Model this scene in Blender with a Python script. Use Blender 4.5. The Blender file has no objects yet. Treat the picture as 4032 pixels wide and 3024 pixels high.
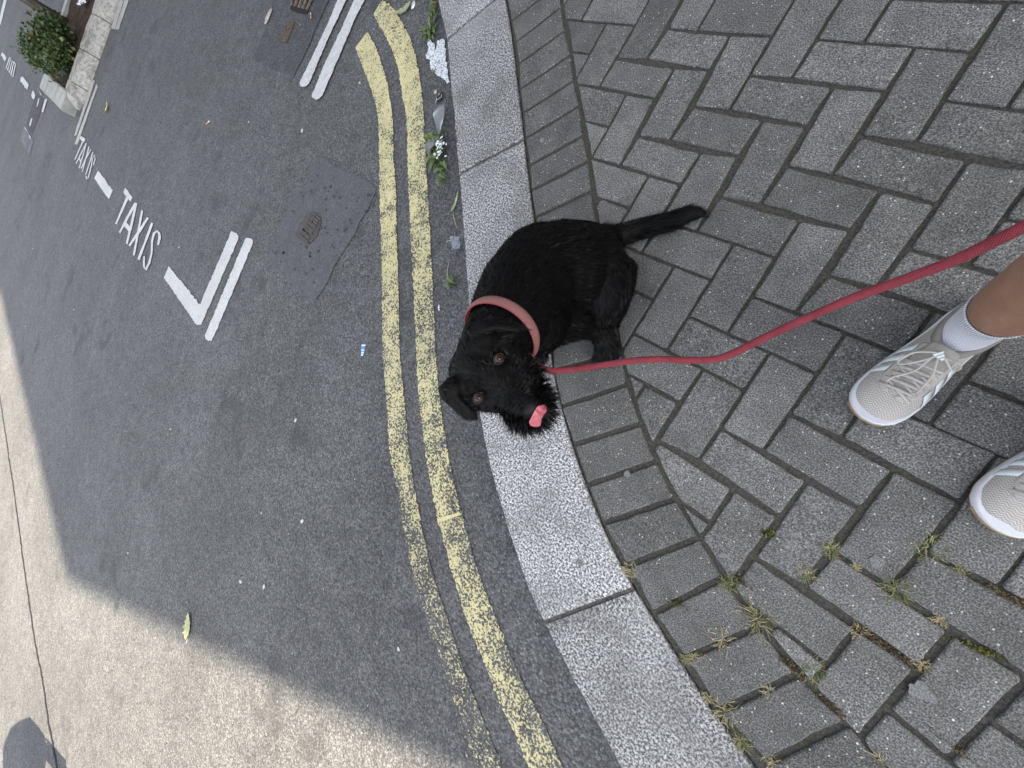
import bpy, bmesh, math, random
import numpy as np
from mathutils import Vector, Matrix, noise as mnoise
SC = bpy.context.scene
COL = SC.collection
rnd = random.Random(7)
# ------------------------------------------------------------ camera, world, sun
cam_d = bpy.data.cameras.new('camera'); cam = bpy.data.objects.new('camera', cam_d); COL.objects.link(cam)
cam.matrix_world = Matrix([[0.711177, -0.502398, 0.491755, 0.473704], [0.497739, 0.853821, 0.152469, -0.810832], [-0.49647, 0.136333, 0.857281, 1.071914], [0.0, 0.0, 0.0, 1.0]])
cam_d.sensor_width = 36.0; cam_d.lens = 36.0*1600/4032
cam_d.clip_start = 0.02; cam_d.clip_end = 500
SC.camera = cam
AZ = math.radians(34.8); EL = math.radians(45.0)
SUN = Vector((math.cos(AZ)*math.cos(EL), math.sin(AZ)*math.cos(EL), math.sin(EL)))
w = bpy.data.worlds.new('World'); SC.world = w; w.use_nodes = True
nt = w.node_tree; nt.nodes.clear()
sky = nt.nodes.new('ShaderNodeTexSky'); sky.sky_type = 'NISHITA'; sky.sun_disc = False
sky.sun_elevation = EL; sky.sun_rotation = math.pi/2-AZ; sky.air_density = 1.0; sky.dust_density = 2.5; sky.ozone_density = 1.0
bg = nt.nodes.new('ShaderNodeBackground'); bg.inputs['Strength'].default_value = 0.128
wo = nt.nodes.new('ShaderNodeOutputWorld')
hs = nt.nodes.new('ShaderNodeHueSaturation'); hs.inputs['Saturation'].default_value = .32
nt.links.new(sky.outputs[0], hs.inputs['Color']); nt.links.new(hs.outputs[0], bg.inputs[0]); nt.links.new(bg.outputs[0], wo.inputs[0])
sd = bpy.data.lights.new('sun', 'SUN'); sd.energy = 5.0; sd.angle = math.radians(0.53); sd.color = (1.0, 0.86, 0.65)
so = bpy.data.objects.new('sun', sd); COL.objects.link(so); so.rotation_euler = SUN.to_track_quat('Z', 'Y').to_euler(); so.location = SUN*30
SC.view_settings.view_transform = 'Standard'; SC.view_settings.look = 'None'; SC.view_settings.gamma = 1
SC.view_settings.exposure = 2.24
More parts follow.
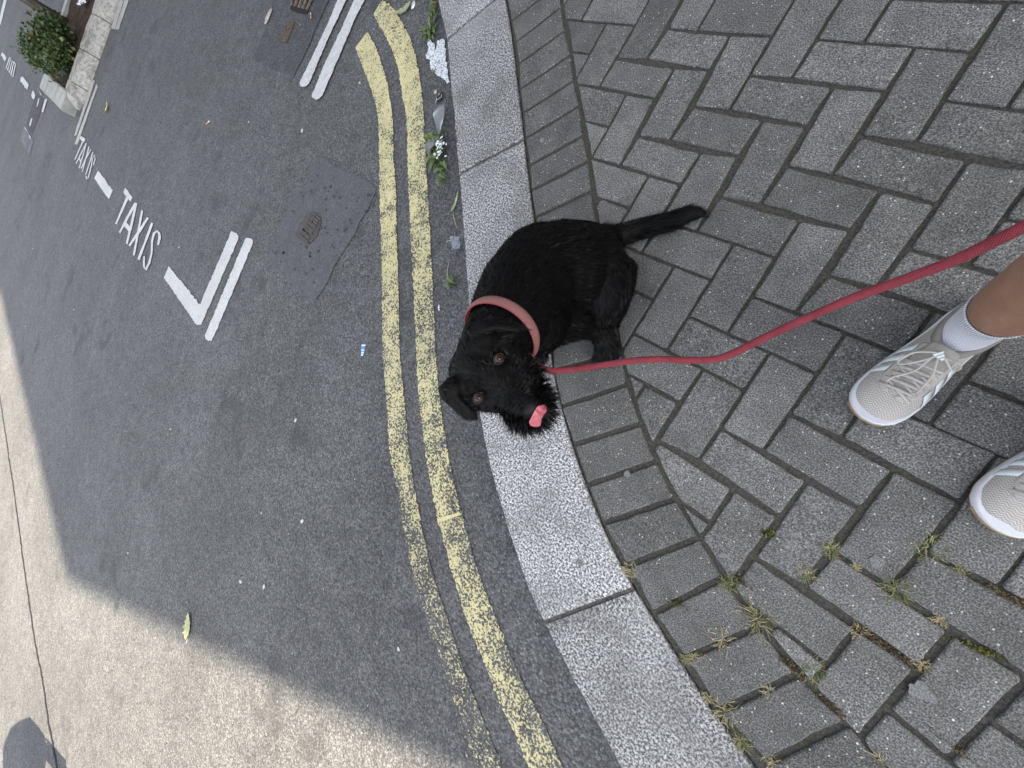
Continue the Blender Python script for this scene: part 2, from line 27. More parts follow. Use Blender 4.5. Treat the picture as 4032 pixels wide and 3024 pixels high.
D = {"B0":[[-0.9778,0.151],[-0.9043,0.0778],[-0.7757,-0.0663],[-0.7038,-0.1502],[-0.6371,-0.2238],[-0.5801,-0.2925],[-0.5046,-0.3784],[-0.4426,-0.4486],[-0.3735,-0.5236],[-0.2856,-0.6222],[-0.1756,-0.7501],[-0.0749,-0.8618],[-0.0325,-0.9072],[0.039,-0.9726],[0.121,-1.042],[0.2055,-1.1021],[0.2227,-1.1141],[0.3066,-1.1693],[0.3908,-1.2164],[0.4593,-1.2452],[0.5133,-1.2629],[0.6014,-1.2973],[0.6677,-1.3228],[0.7254,-1.339],[0.8169,-1.3608]],"B1":[[-0.7116,0.1424],[-0.6479,0.0731],[-0.5719,-0.006],[-0.5066,-0.0825],[-0.4378,-0.1589],[-0.3657,-0.2414],[-0.3066,-0.3049],[-0.2343,-0.3881],[-0.166,-0.4663],[-0.0733,-0.5721],[0.0283,-0.6832],[0.1051,-0.7606],[0.1629,-0.8226],[0.2043,-0.8547],[0.2475,-0.8918],[0.2994,-0.924],[0.3334,-0.9497],[0.3972,-0.9954],[0.4116,-0.9991],[0.4927,-1.0391],[0.5709,-1.0777],[0.5921,-1.0839],[0.6386,-1.1048],[0.7062,-1.1194],[0.7726,-1.1464],[0.8682,-1.1653],[0.9395,-1.1826]],"K":[[-1.3769,0.1359],[-1.2139,-0.0015],[-1.0653,-0.1736],[-0.9427,-0.3003],[-0.8569,-0.4058],[-0.7865,-0.4793],[-0.6885,-0.5909],[-0.5922,-0.701],[-0.5117,-0.7939],[-0.3902,-0.9365],[-0.2723,-1.067],[-0.1803,-1.16],[-0.0724,-1.2541],[0.0549,-1.3406],[0.1545,-1.4093],[0.2541,-1.4686],[0.3395,-1.5007],[0.442,-1.5393],[0.603,-1.5947],[0.637,-1.6059]],"J":[[[-0.903,0.0779],[-0.7674,0.2106]],[[-0.8308,0.0055],[-0.7078,0.14]],[[-0.7666,-0.0653],[-0.642,0.0643]],[[-0.7039,-0.1484],[-0.5683,-0.0082]],[[-0.6367,-0.2193],[-0.5046,-0.0855]],[[-0.5743,-0.2975],[-0.4342,-0.1583]],[[-0.5003,-0.3746],[-0.3657,-0.2414]],[[-0.4436,-0.4489],[-0.3001,-0.309]],[[-0.3755,-0.5207],[-0.2375,-0.389]],[[-0.307,-0.5908],[-0.1667,-0.4665]],[[-0.2444,-0.6625],[-0.0954,-0.5407]],[[-0.1785,-0.7383],[-0.0271,-0.6168]],[[-0.1111,-0.8185],[0.0413,-0.6904]],[[-0.0468,-0.899],[0.1051,-0.7606]],[[0.0343,-0.9755],[0.1636,-0.8237]],[[0.1247,-1.042],[0.2475,-0.8918]],[[0.2165,-1.1097],[0.3287,-0.9501]],[[0.3041,-1.1655],[0.4123,-1.0001]],[[0.4062,-1.2111],[0.4988,-1.042]],[[0.5116,-1.2591],[0.5813,-1.0833]],[[0.6129,-1.2883],[0.6834,-1.1217]],[[0.7151,-1.3276],[0.777,-1.1498]],[[0.824,-1.338],[0.8748,-1.1631]]],"KJ":[[[-1.0171,0.1918],[-1.1963,-0.0185]],[[-0.5935,-0.2935],[-0.7859,-0.4781]],[[-0.1868,-0.7291],[-0.3917,-0.9275]],[[0.449,-1.2495],[0.3333,-1.4982]]],"YO":[[[-2.022,-0.0451],[-1.8674,-0.1365],[-1.7395,-0.2137],[-1.6266,-0.2887],[-1.5441,-0.3654],[-1.4724,-0.4475],[-1.3948,-0.5428],[-1.312,-0.6389],[-1.1824,-0.785],[-1.0228,-0.9719],[-0.8958,-1.1238],[-0.8032,-1.2359],[-0.6495,-1.3855],[-0.5138,-1.5324],[-0.3827,-1.6225],[-0.2481,-1.7318],[-0.0998,-1.8244],[0.0486,-1.8977],[0.1483,-1.9419],[0.2588,-2.0061],[0.3772,-2.0553]],[[-1.9781,0.0432],[-1.8401,-0.0273],[-1.7323,-0.0967],[-1.6126,-0.1836],[-1.5149,-0.2694],[-1.4287,-0.3538],[-1.3531,-0.4485],[-1.2719,-0.5389],[-1.206,-0.6082],[-1.0859,-0.7518],[-0.9306,-0.9331],[-0.8066,-1.0803],[-0.7173,-1.1894],[-0.566,-1.3334],[-0.4282,-1.4715],[-0.3134,-1.5682],[-0.2001,-1.656],[-0.0708,-1.7404],[0.0819,-1.8182],[0.1753,-1.8677],[0.2738,-1.9125],[0.3652,-1.9454],[0.4353,-1.9762]]],"YI":[[[-1.9807,0.1905],[-1.9961,0.131],[-1.8764,0.0685],[-1.705,-0.0197],[-1.5749,-0.1112],[-1.4563,-0.2263],[-1.4023,-0.2662],[-1.3167,-0.3583],[-1.2233,-0.472],[-1.1262,-0.5851],[-1.0063,-0.7243],[-0.8502,-0.8993],[-0.7274,-1.0416],[-0.6374,-1.1462],[-0.5373,-1.2587],[-0.3625,-1.4248],[-0.2424,-1.5237],[-0.1636,-1.5806],[-0.0564,-1.6503],[0.0612,-1.721],[0.1505,-1.7671],[0.2225,-1.7934],[0.3376,-1.8454],[0.4039,-1.8649],[0.4921,-1.8987]],[[-1.9746,0.2024],[-1.9155,0.1932],[-1.8311,0.1629],[-1.6983,0.0926],[-1.6014,0.0398],[-1.5131,-0.0275],[-1.4243,-0.1026],[-1.3461,-0.1764],[-1.2633,-0.2678],[-1.1885,-0.3577],[-1.1149,-0.4451],[-1.0162,-0.5532],[-0.9007,-0.6879],[-0.7514,-0.8577],[-0.6347,-0.9964],[-0.5499,-1.0988],[-0.4142,-1.2386],[-0.277,-1.3639],[-0.1498,-1.4613],[-0.099,-1.4945],[0.0031,-1.5645],[0.0987,-1.6211],[0.1839,-1.6595],[0.2685,-1.7015],[0.3674,-1.7391],[0.4561,-1.7689],[0.557,-1.8103]]],"YB":[[-0.1824,-1.5688],[-0.122,-1.49],[-0.1095,-1.4926],[-0.1694,-1.5767]],"WV":[[-3.1579,-1.8578],[-3.156,-1.7646],[-2.4823,-1.7678],[-2.4797,-1.2532],[-2.4291,-1.243],[-2.3727,-1.248],[-2.3588,-1.2615],[-2.3554,-1.8564],[-2.4177,-1.8821]],"WL":[[-2.2803,-1.2332],[-2.2633,-1.219],[-2.224,-1.2067],[-2.1875,-1.2086],[-2.1741,-1.2259],[-2.152,-1.8608],[-2.1771,-1.8815],[-2.2397,-1.8915],[-2.2584,-1.8816]],"WD":[[-5.7049,-1.6922],[-5.0154,-1.7097],[-5.0256,-1.8045],[-5.7338,-1.7868]],"WA":[[-2.4004,0.2305],[-2.304,0.2333],[-2.3222,-0.0224],[-2.3149,-0.2723],[-2.3314,-0.3002],[-2.3634,-0.3118],[-2.4022,-0.3087],[-2.4225,-0.2945],[-2.4191,-0.2666],[-2.3931,0.0436]],"WB":[[-2.2286,0.2355],[-2.1229,0.2386],[-2.1377,0.0924],[-2.1293,-0.1565],[-2.1232,-0.3224],[-2.1374,-0.3429],[-2.1688,-0.352],[-2.21,-0.3509],[-2.2359,-0.3371],[-2.2323,-0.3034],[-2.2429,-0.1572],[-2.2283,0.03]],"T1":[[[-4.701,-1.5946],[-4.424,-1.6059],[-4.4317,-1.6511],[-4.6949,-1.6412]],[[-4.5792,-1.6371],[-4.5863,-1.727],[-4.599,-1.9135],[-4.5537,-1.9046],[-4.5193,-1.7158],[-4.498,-1.6247]],[[-4.3224,-1.621],[-4.3825,-1.7802],[-4.4264,-1.9365],[-4.3763,-1.9277],[-4.3196,-1.7706],[-4.261,-1.6133]],[[-4.2976,-1.6222],[-4.2283,-1.7837],[-4.1527,-1.951],[-4.1097,-1.9392],[-4.1681,-1.7687],[-4.2502,-1.6114]],[[-4.3767,-1.8563],[-4.1789,-1.8492],[-4.1345,-1.8079],[-4.3294,-1.8137]],[[-4.1008,-1.6239],[-3.9983,-1.7942],[-3.8995,-1.9604],[-3.854,-1.9463],[-3.9518,-1.7813],[-4.0532,-1.6121]],[[-3.9161,-1.6271],[-4.0001,-1.7896],[-4.0752,-1.9373],[-4.0309,-1.9311],[-3.9384,-1.7817],[-3.8681,-1.6217]],[[-3.7853,-1.6333],[-3.7726,-1.7978],[-3.7664,-1.9467],[-3.719,-1.9351],[-3.7254,-1.7873],[-3.7325,-1.623]],[[-3.4655,-1.7115],[-3.4842,-1.6623],[-3.5291,-1.6339],[-3.6126,-1.6371],[-3.6667,-1.6812],[-3.6395,-1.7397],[-3.5561,-1.8148],[-3.532,-1.8863],[-3.5438,-1.9421],[-3.5638,-1.9305],[-3.644,-1.8737],[-3.6709,-1.8838],[-3.6032,-1.9487],[-3.503,-1.9434],[-3.4909,-1.8759],[-3.5186,-1.8028],[-3.6013,-1.7278],[-3.6214,-1.6735],[-3.596,-1.6499],[-3.5622,-1.6516],[-3.5259,-1.6752],[-3.5028,-1.7216]]],"T2":[[[-6.8584,-1.5587],[-6.6134,-1.5504],[-6.6244,-1.5941],[-6.8723,-1.6026]],[[-6.7142,-1.5977],[-6.7768,-1.8278],[-6.7289,-1.8211],[-6.6673,-1.5923]],[[-6.533,-1.5777],[-6.5972,-1.7027],[-6.6607,-1.8553],[-6.6141,-1.8491],[-6.5515,-1.6975],[-6.4883,-1.5734]],[[-6.5332,-1.579],[-6.4914,-1.7062],[-6.465,-1.8594],[-6.4201,-1.8515],[-6.4465,-1.6989],[-6.4881,-1.5721]],[[-6.5981,-1.7874],[-6.4705,-1.7932],[-6.4275,-1.7722],[-6.5538,-1.7662]],[[-6.3697,-1.5801],[-6.3254,-1.707],[-6.279,-1.8577],[-6.236,-1.8496],[-6.2823,-1.6996],[-6.3263,-1.5733]],[[-6.2525,-1.5812],[-6.3162,-1.7036],[-6.374,-1.8405],[-6.3303,-1.8347],[-6.2734,-1.6987],[-6.2105,-1.5772]],[[-6.1382,-1.5886],[-6.1191,-1.7091],[-6.1015,-1.8439],[-6.0602,-1.8365],[-6.0778,-1.7024],[-6.0969,-1.5824]],[[-5.9007,-1.6899],[-5.922,-1.6235],[-6.0259,-1.5906],[-6.066,-1.65],[-6.0191,-1.7109],[-5.982,-1.7795],[-5.9685,-1.8404],[-5.9865,-1.8591],[-6.0296,-1.8391],[-6.0664,-1.8503],[-6.0002,-1.872],[-5.9286,-1.8347],[-5.942,-1.7719],[-5.9792,-1.703],[-6.0253,-1.6434],[-6.0205,-1.6008],[-5.9606,-1.6317],[-5.9402,-1.6969]]],"FL":[[[-7.2404,-0.9457],[-7.101,-0.9346],[-7.0682,-1.6107],[-7.1845,-1.621]],[[-6.9968,-0.9667],[-6.8878,-0.9563],[-6.8832,-1.6846],[-7.0171,-1.6918]],[[-7.2628,0.0085],[-7.0816,0.0153],[-7.0431,-0.3265],[-7.2102,-0.3229]],[[-7.0589,0.0291],[-6.8683,0.0234],[-6.863,-0.3169],[-7.0151,-0.3151]]],"FM":[[[-16.5806,-1.6369],[-16.4982,-1.5529],[-15.4498,-1.5808],[-15.5111,-1.6723]],[[-12.6046,-1.6276],[-12.4501,-1.6013],[-11.4409,-1.6233],[-11.4624,-1.7085],[-12.5536,-1.6977]],[[-10.9279,-1.6342],[-10.528,-1.6403],[-10.5287,-1.727],[-10.9015,-1.729]],[[-9.642,-1.5718],[-9.4792,-1.5539],[-9.4618,-1.7463],[-9.6035,-1.763]],[[-10.1819,-1.6604],[-10.09,-1.65],[-10.0419,-1.7629],[-10.1286,-1.7733]],[[-10.2374,-1.9921],[-10.1095,-1.982],[-10.0874,-2.0962],[-10.2136,-2.1024]],[[-19.6271,-0.4585],[-18.943,-0.4327],[-18.5769,-1.0526],[-18.9049,-1.075],[-19.324,-0.9498]],[[-10.5769,-1.547],[-10.5058,-1.543],[-10.0579,-1.5752],[-9.7361,-1.5692],[-10.1429,-1.5794]],[[-10.5828,-2.1909],[-9.744,-2.2081],[-9.8065,-2.2245],[-10.6253,-2.2043]]],"FT":[[[-15.0224,-1.5177],[-15.0658,-1.7641],[-14.9151,-1.7521],[-14.873,-1.5078]],[[-14.8075,-1.5078],[-14.6761,-1.7484],[-14.5502,-1.7367],[-14.6802,-1.4979]],[[-14.4922,-1.522],[-14.2979,-1.7804],[-14.1605,-1.7666],[-14.3523,-1.5103]],[[-14.2139,-1.5266],[-13.9734,-1.7981],[-13.8251,-1.7824],[-14.062,-1.5133]],[[-13.8577,-1.5209],[-13.65,-1.7783],[-13.5073,-1.7632],[-13.7121,-1.508]],[[-15.0016,-1.7505],[-13.5761,-1.768],[-13.5292,-1.7548],[-14.9459,-1.7362]],[[-14.9878,-1.534],[-13.6927,-1.5426],[-13.6516,-1.5299],[-14.9397,-1.5203]]],"PK":[[[-10.6762,-2.1847],[-9.8112,-2.2086],[-9.4894,-2.2033],[-9.457,-2.4347],[-10.6445,-2.4079]]],"DK":[[[-10.5702,-1.7241],[-10.4051,-1.6208],[-9.8315,-1.5938],[-9.7115,-1.8099],[-9.7966,-2.1588],[-10.5071,-2.1609]]],"CR":[[-6.3484,-4.8125],[-5.6523,-4.8317],[-4.4837,-4.8728],[-3.5052,-4.9303],[-2.8593,-4.9536],[-2.3728,-4.9366],[-2.1131,-4.9515],[-1.8533,-4.9377],[-1.6803,-4.9439]],"P1":[[-1.9188,-0.623],[-1.8218,-0.6197],[-1.6341,-0.6316],[-1.5013,-0.6249],[-1.3368,-0.6394],[-1.331,-0.656],[-1.3207,-0.7446],[-1.3376,-0.8013],[-1.3363,-0.8809],[-1.3445,-0.9604],[-1.3762,-1.0652],[-1.369,-1.1664],[-1.384,-1.2333],[-1.4048,-1.2632],[-1.5258,-1.2606],[-1.6769,-1.2569],[-1.8103,-1.2466],[-1.9729,-1.2268],[-1.9805,-1.1559],[-1.9641,-1.1106],[-1.9761,-0.9869],[-1.9722,-0.8816],[-1.9416,-0.76],[-1.9274,-0.6824]],"P1c":[[-1.7828,-0.9],[-1.6882,-0.8927],[-1.6291,-0.8987],[-1.6086,-0.9577],[-1.6076,-0.9829],[-1.6395,-1.0357],[-1.7937,-1.0442],[-1.7842,-0.9557]],"P2":[[-3.1944,-0.2346],[-2.8283,-0.2562],[-2.5385,-0.2655],[-2.5131,-0.1001],[-2.5154,0.0752],[-2.5029,0.2144],[-3.2734,0.2049],[-3.1614,0.0428]],"P2b":[[-3.1944,-0.2346],[-2.8283,-0.2562],[-2.5385,-0.2655],[-2.5414,-0.2379],[-2.8462,-0.2288],[-3.1603,-0.2112]],"GR":[[-2.9526,0.2143],[-2.9255,0.1077],[-2.8265,0.095],[-2.6863,0.0908],[-2.6814,0.2223]],"SQ":[[-2.8965,0.0335],[-2.7885,0.037],[-2.7799,-0.0906],[-2.8916,-0.0936]],"pl":{"cont":[[-7.2364,0.0095],[-7.2468,-0.211],[-7.2884,-0.6305],[-7.2803,-0.8738],[-7.2015,-1.0811],[-7.257,-1.109],[-7.3083,-1.3042],[-7.4607,-1.4492],[-7.8501,-1.5227],[-8.3545,-1.5612]],"ridge":[[-7.0946,-0.2859],[-7.0009,-0.8343],[-6.9707,-1.0982],[-7.0771,-1.2495],[-7.2917,-1.462]],"joints":[[[-7.3633,-0.256],[-6.312,-0.3028]],[[-7.3399,-0.6991],[-6.3965,-0.6949]],[[-7.3484,-1.1056],[-6.2616,-1.0654]]]},"paint":[[-1.4776,0.0558],[-1.4104,0.0278],[-1.3791,-0.008],[-1.397,0.0265],[-1.4002,0.0469],[-1.3905,0.0555],[-1.3734,0.0595],[-1.3459,0.0441],[-1.3002,-0.0149],[-1.2386,-0.0784],[-1.2026,-0.1164],[-1.2532,-0.1057],[-1.318,-0.0939],[-1.3584,-0.0732],[-1.3915,-0.0406],[-1.4199,-0.0385],[-1.4334,-0.0242],[-1.4438,0.0115],[-1.4705,0.0353]],"obs":[[0.0,-0.0,0.0032,-0.0022],[0.2,-0.0,0.1966,-0.003],[0.0,-0.1,0.0049,-0.0937],[0.2,-0.1,0.1938,-0.0993],[0.3,-0.0,0.2971,0.0023],[0.3,-0.2,0.2997,-0.1925],[0.2,-0.2,0.2051,-0.1959],[-0.1,-0.1,-0.0878,-0.1005],[0.1,-0.1,0.0962,-0.102],[-0.1,-0.2,-0.0995,-0.1981],[0.1,-0.2,0.0888,-0.1975],[0.1,-0.3,0.1065,-0.3051],[0.2,-0.3,0.1999,-0.2941],[0.4,-0.2,0.4009,-0.201],[0.4,-0.3,0.3945,-0.2955],[0.5,-0.2,0.4984,-0.2021],[0.4,-0.4,0.4088,-0.3996],[0.5,-0.4,0.4959,-0.3906],[0.3,-0.3,0.2971,-0.3052],[0.3,-0.4,0.2964,-0.3996],[0.4,-0.5,0.3977,-0.4957],[0.3,-0.5,0.3017,-0.498],[0.3,-0.1,0.3058,-0.0995],[0.5,-0.1,0.498,-0.1085],[0.5,-0.3,0.5033,-0.2994],[0.4,-0.0,0.4024,-0.0014],[0.4,-0.1,0.4028,-0.0917],[0.3,0.1,0.2985,0.1011],[0.4,0.1,0.3947,0.0992],[0.1,0.1,0.1032,0.1005],[0.1,-0.0,0.0999,0.0054],[-0.2,-0.2,-0.1938,-0.2061],[0.0,-0.2,-0.0015,-0.2101],[0.0,-0.3,-0.0053,-0.3017],[-0.2,-0.3,-0.1975,-0.2963],[-0.2,-0.0,-0.2011,-0.0079],[-0.1,-0.0,-0.1049,-0.0012],[-0.1,0.1,-0.1038,0.0933],[-0.3,0.1,-0.2878,0.0973],[-0.3,-0.0,-0.2998,0.0077],[-0.4,-0.0,-0.3999,-0.0034],[-0.2,-0.1,-0.2101,-0.097],[-0.4,-0.1,-0.4058,-0.0925],[0.4,-0.8,0.4055,-0.8013],[0.5,-0.7,0.5002,-0.7],[0.5,-0.8,0.5007,-0.7975],[0.6,-0.8,0.5979,-0.807],[0.5,-0.9,0.4975,-0.9038],[0.7,-0.7,0.6988,-0.7053],[0.6,-0.9,0.5966,-0.901],[0.6,-1.0,0.6033,-1.0061],[0.7,-0.9,0.7036,-0.9012],[0.7,-1.0,0.6982,-0.9965],[0.8,-0.8,0.8058,-0.8111],[0.8,-0.9,0.7998,-0.9006],[0.9,-0.8,0.9052,-0.7991],[0.8,-1.1,0.8017,-1.0982],[0.9,-1.0,0.8975,-0.9981],[0.8,-1.0,0.8016,-1.0028],[0.9,-0.9,0.8992,-0.9081],[0.9,-1.1,0.9009,-1.0942],[0.6,-0.7,0.6006,-0.6947],[0.8,-0.6,0.7994,-0.5939],[0.8,-0.7,0.7997,-0.7007],[0.7,-0.8,0.6941,-0.8004],[0.4,-0.9,0.4048,-0.8904],[0.3,-0.9,0.3053,-0.904],[0.3,-0.8,0.2971,-0.7969],[1.0,-1.1,0.9958,-1.1033],[0.7,-1.1,0.7011,-1.0942]],"sh":[-2.4226459960407682,-5.292530095835415],"pts":{"tufts":[[0.4187,-1.2117,0.028,"s"],[0.5972,-1.0923,0.03,"g"],[0.6718,-1.1102,0.045,"m"],[0.6462,-1.1968,0.035,"s"],[0.6279,-1.2753,0.02,"s"],[0.6395,-1.2623,0.018,"s"],[0.7267,-1.3186,0.04,"s"],[0.7732,-1.3417,0.03,"m"],[0.7947,-1.1235,0.036,"g"],[0.6968,-0.9007,0.024,"m"],[0.6919,-0.9736,0.024,"m"],[0.8066,-0.7994,0.034,"g"],[0.808,-0.8984,0.036,"g"],[0.8052,-1.0056,0.02,"s"],[0.8787,-0.9032,0.018,"s"],[0.7582,-1.217,0.02,"s"],[0.7591,-1.2389,0.012,"v"],[0.8318,-1.3278,0.026,"s"],[0.9394,-1.1825,0.03,"s"],[0.6851,-1.3243,0.016,"s"],[0.7432,-0.9049,0.013,"s"],[0.8983,-0.9881,0.018,"s"],[0.8565,-0.8045,0.016,"m"],[0.6143,-1.2904,0.014,"m"]],"moss":[[0.5439,-1.1992,0.024,"m"],[0.599,-0.9448,0.01,"m"],[0.8716,-0.998,0.03,"b"],[0.824,-1.0004,0.022,"b"],[0.9357,-0.908,0.03,"m"],[0.7547,-1.1467,0.02,"b"],[0.9983,-1.0745,0.03,"b"],[0.8464,-1.1555,0.018,"b"],[0.6106,-1.0663,0.015,"b"],[0.9225,-0.8056,0.02,"b"]],"road":{"bigleaf":[-1.1813,-3.0841],"topleaf":[-1.7459,0.1619],"oval":[-1.6995,0.1921],"shell":[-3.181,0.0455],"butt":[-2.6099,0.0706],"butt2":[-3.4816,-0.757],"wrap":[-0.9223,-1.2749],"pkt":[-1.2137,-0.1823],"twigA":[-0.1895,-1.4444],"twigB":[-0.1854,-1.514],"leafmid":[-6.1512,-1.1098],"smallweed":[-1.3127,-0.098],"white":[-0.6508,-0.929],"weedtop":[-1.4612,0.0736],"weedtop2":[-1.5104,0.1799],"weedmid":[-1.0547,-0.3931],"weedlow":[-0.9481,-0.4667],"weed3":[-0.627,-0.8271],"greenleaf":[-0.8333,-0.5545],"straw1":[-0.7901,-0.617],"straw2":[-0.7416,-0.6929],"straw3":[-0.6928,-0.8],"cup":[-0.7077,-0.6913],"strip":[-1.0909,-0.3338],"litter":[-8.8368,-0.1437],"weedpatch":[-1.4917,0.077],"pk2":[-1.4937,0.1578],"tan":[-1.2587,-0.1645],"wf":[-1.4905,0.1292]},"specks":[[-2.0383,-3.3852,0.02],[-0.7749,-2.0744,0.03],[-1.89,-0.939,0.028],[-4.8513,-2.914,0.02],[-0.7972,-2.4713,0.03],[-0.9555,-2.5917,0.03],[-1.1252,-1.7672,0.03],[-0.0522,-2.0408,0.02],[-2.8658,-0.6121,0.02],[-2.1879,-0.5324,0.035],[-2.1852,-2.5235,0.02],[-6.3372,-3.8313,0.02],[-1.8489,-0.2066,0.02],[-3.1257,-1.6035,0.02],[-1.0449,-2.2501,0.015],[-7.2643,-3.164,0.02]],"gum":[[0.9168,-1.0281,0.022],[0.5562,-1.0412,0.008],[0.3115,-1.2864,0.012],[-0.1478,0.0017,0.007],[-0.5582,-0.0297,0.006],[0.4461,-0.1859,0.009],[0.7609,-0.8729,0.016],[0.287,-1.0189,0.011],[0.0674,-0.1776,0.008]],"bl":{"e":[[-1.2752,-3.1522],[-1.1977,-3.0092],[-1.0922,-3.0997],[-1.0996,-3.1357]]}},"bl_t":[[-1.2081931233683247,-3.0144895433231524],[-1.1088019878152535,-3.138502236731924]],"dog":{"chains":[["torso",[[-0.0712,-0.63,0.125,0.115],[-0.0764,-0.6618,0.18,0.118],[-0.0912,-0.6996,0.235,0.112],[-0.0746,-0.7591,0.28,0.105],[-0.0473,-0.8081,0.32,0.094],[-0.0169,-0.8514,0.36,0.078],[0.0074,-0.8858,0.4,0.068],[0.0109,-0.9461,0.4015,0.06]]],["torso",[[-0.0912,-0.6996,0.235,0.112],[-0.1248,-0.6666,0.2,0.095],[-0.1018,-0.6292,0.11,0.105]]],["torso",[[-0.0258,-0.8032,0.27,0.085],[-0.0555,-0.7441,0.2,0.09],[-0.0388,-0.6984,0.13,0.085]]],["hind",[[-0.0243,-0.6196,0.13,0.085],[0.0107,-0.6465,0.12,0.068],[0.027,-0.6964,0.115,0.046],[0.023,-0.6491,0.07,0.04],[0.0036,-0.5796,0.045,0.034],[0.0002,-0.5609,0.03,0.028]]],["hind",[[0.0016,-0.5631,0.03,0.03],[0.0225,-0.6062,0.028,0.028],[0.0341,-0.6646,0.03,0.03],[0.0308,-0.7014,0.03,0.033]]],["hind",[[-0.1907,-0.6389,0.1,0.07],[-0.1431,-0.7342,0.1,0.06],[-0.1867,-0.7662,0.05,0.035]]],["fore",[[-0.0277,-0.7949,0.24,0.075],[-0.0026,-0.7646,0.19,0.06],[0.0178,-0.7469,0.135,0.042],[0.0385,-0.7365,0.085,0.033],[0.0575,-0.7475,0.05,0.03],[0.0758,-0.771,0.03,0.034],[0.0756,-0.7828,0.025,0.03]]],["fore",[[-0.064,-0.8535,0.25,0.07],[-0.0808,-0.8577,0.16,0.045],[-0.0937,-0.8607,0.09,0.03],[-0.1064,-0.8656,0.04,0.029],[-0.098,-0.8831,0.028,0.03]]],["tail",[[-0.0731,-0.5345,0.09,0.04],[-0.0676,-0.5047,0.055,0.03],[-0.0384,-0.4681,0.035,0.026],[0.004,-0.4358,0.032,0.024],[0.0459,-0.4059,0.032,0.023],[0.0733,-0.3779,0.03,0.019],[0.089,-0.3674,0.027,0.014],[0.1018,-0.3667,0.024,0.008]]],["fore",[[0.067,-0.7942,0.023,0.015],[0.0564,-0.8056,0.016,0.0125]]],["fore",[[0.0762,-0.7943,0.023,0.015],[0.075,-0.8056,0.016,0.0125]]],["fore",[[0.0844,-0.7905,0.023,0.015],[0.0913,-0.7981,0.016,0.0125]]],["fore",[[0.0886,-0.7831,0.023,0.015],[0.0997,-0.7834,0.016,0.0125]]],["hind",[[0.0204,-0.713,0.023,0.015],[0.0099,-0.7246,0.016,0.0125]]],["hind",[[0.0296,-0.7128,0.023,0.015],[0.0283,-0.7242,0.016,0.0125]]],["hind",[[0.0377,-0.7088,0.023,0.015],[0.0445,-0.7162,0.016,0.0125]]],["hind",[[0.0406,-0.7016,0.023,0.015],[0.0503,-0.7018,0.016,0.0125]]],["skull",[[0.0168,-0.9447,0.4093,0.062],[0.0515,-0.9426,0.4204,0.059],[0.0844,-0.9429,0.4173,0.05]]],["skull",[[0.0496,-0.9653,0.4179,0.046],[0.0493,-0.922,0.4103,0.046]]],["skull",[[0.0825,-0.9701,0.436,0.028],[0.0821,-0.911,0.4258,0.028]]],["muzzle",[[0.0943,-0.9426,0.4187,0.042],[0.1193,-0.9421,0.4204,0.036],[0.1423,-0.9417,0.4218,0.031],[0.1562,-0.9413,0.4238,0.026]]],["jaw",[[0.0903,-0.9496,0.3783,0.04],[0.1246,-0.9482,0.3853,0.03],[0.1567,-0.9465,0.394,0.024]]],["whisk",[[0.1317,-0.9662,0.41,0.025],[0.1507,-0.962,0.4101,0.021]]],["whisk",[[0.1314,-0.9228,0.4025,0.025],[0.1505,-0.9265,0.404,0.021]]],["skull",[[0.0656,-0.8846,0.4151,0.03],[0.0969,-0.8937,0.4104,0.03],[0.1223,-0.9053,0.4154,0.026]]],["ear",[[0.019,-1.0014,0.4859,0.017],[0.023,-0.9999,0.4775,0.02],[0.0422,-1.0073,0.4678,0.021],[0.0584,-1.0142,0.4539,0.021],[0.0671,-1.0147,0.4409,0.017]]],["ear",[[0.0176,-0.8706,0.4868,0.022],[0.0317,-0.8512,0.4835,0.022],[0.0482,-0.84,0.4732,0.019],[0.0688,-0.8334,0.466,0.014],[0.0874,-0.8243,0.4537,0.007]]],["ear",[[0.0273,-0.9856,0.4365,0.03],[0.0212,-0.9907,0.477,0.022]]],["ear",[[0.0316,-0.8968,0.4218,0.03],[0.0175,-0.8689,0.4807,0.022]]]],"F":[0.9889,0.0319,0.1452],"L":[0.0066,-0.9852,0.1714],"U":[-0.1486,0.1686,0.9744],"E":[0.0799,-0.9378,0.4465],"eyes":[[0.0798,-0.8941,0.4705],[0.0887,-0.9711,0.4791]],"nose":[0.1719,-0.9383,0.4401],"tongue":[[0.2013,-0.9568,0.4656],[0.206,-0.9465,0.4797],[0.2089,-0.9362,0.4879],[0.2109,-0.9272,0.4898],[0.2091,-0.9201,0.4849],[0.2047,-0.9147,0.4748]],"collar":[[-0.0144,-0.849,0.3788]],"leash":[[0.0794,-0.8659,0.3747],[0.092,-0.8707,0.38],[0.1109,-0.8742,0.3873],[0.1296,-0.8719,0.3878],[0.1507,-0.8626,0.3857],[0.1774,-0.8421,0.3784],[0.2125,-0.8131,0.3706],[0.249,-0.7824,0.3617],[0.2861,-0.7565,0.3533],[0.3253,-0.7362,0.3506],[0.3578,-0.7165,0.3459],[0.3778,-0.6976,0.3486],[0.3958,-0.6715,0.3569],[0.4187,-0.6408,0.3733],[0.4436,-0.6107,0.3945],[0.4753,-0.5754,0.4225],[0.5067,-0.5477,0.4521],[0.5303,-0.5258,0.4755],[0.5441,-0.5115,0.5],[0.5561,-0.4955,0.5136],[0.5672,-0.4766,0.5272],[0.5822,-0.447,0.5367]]}}
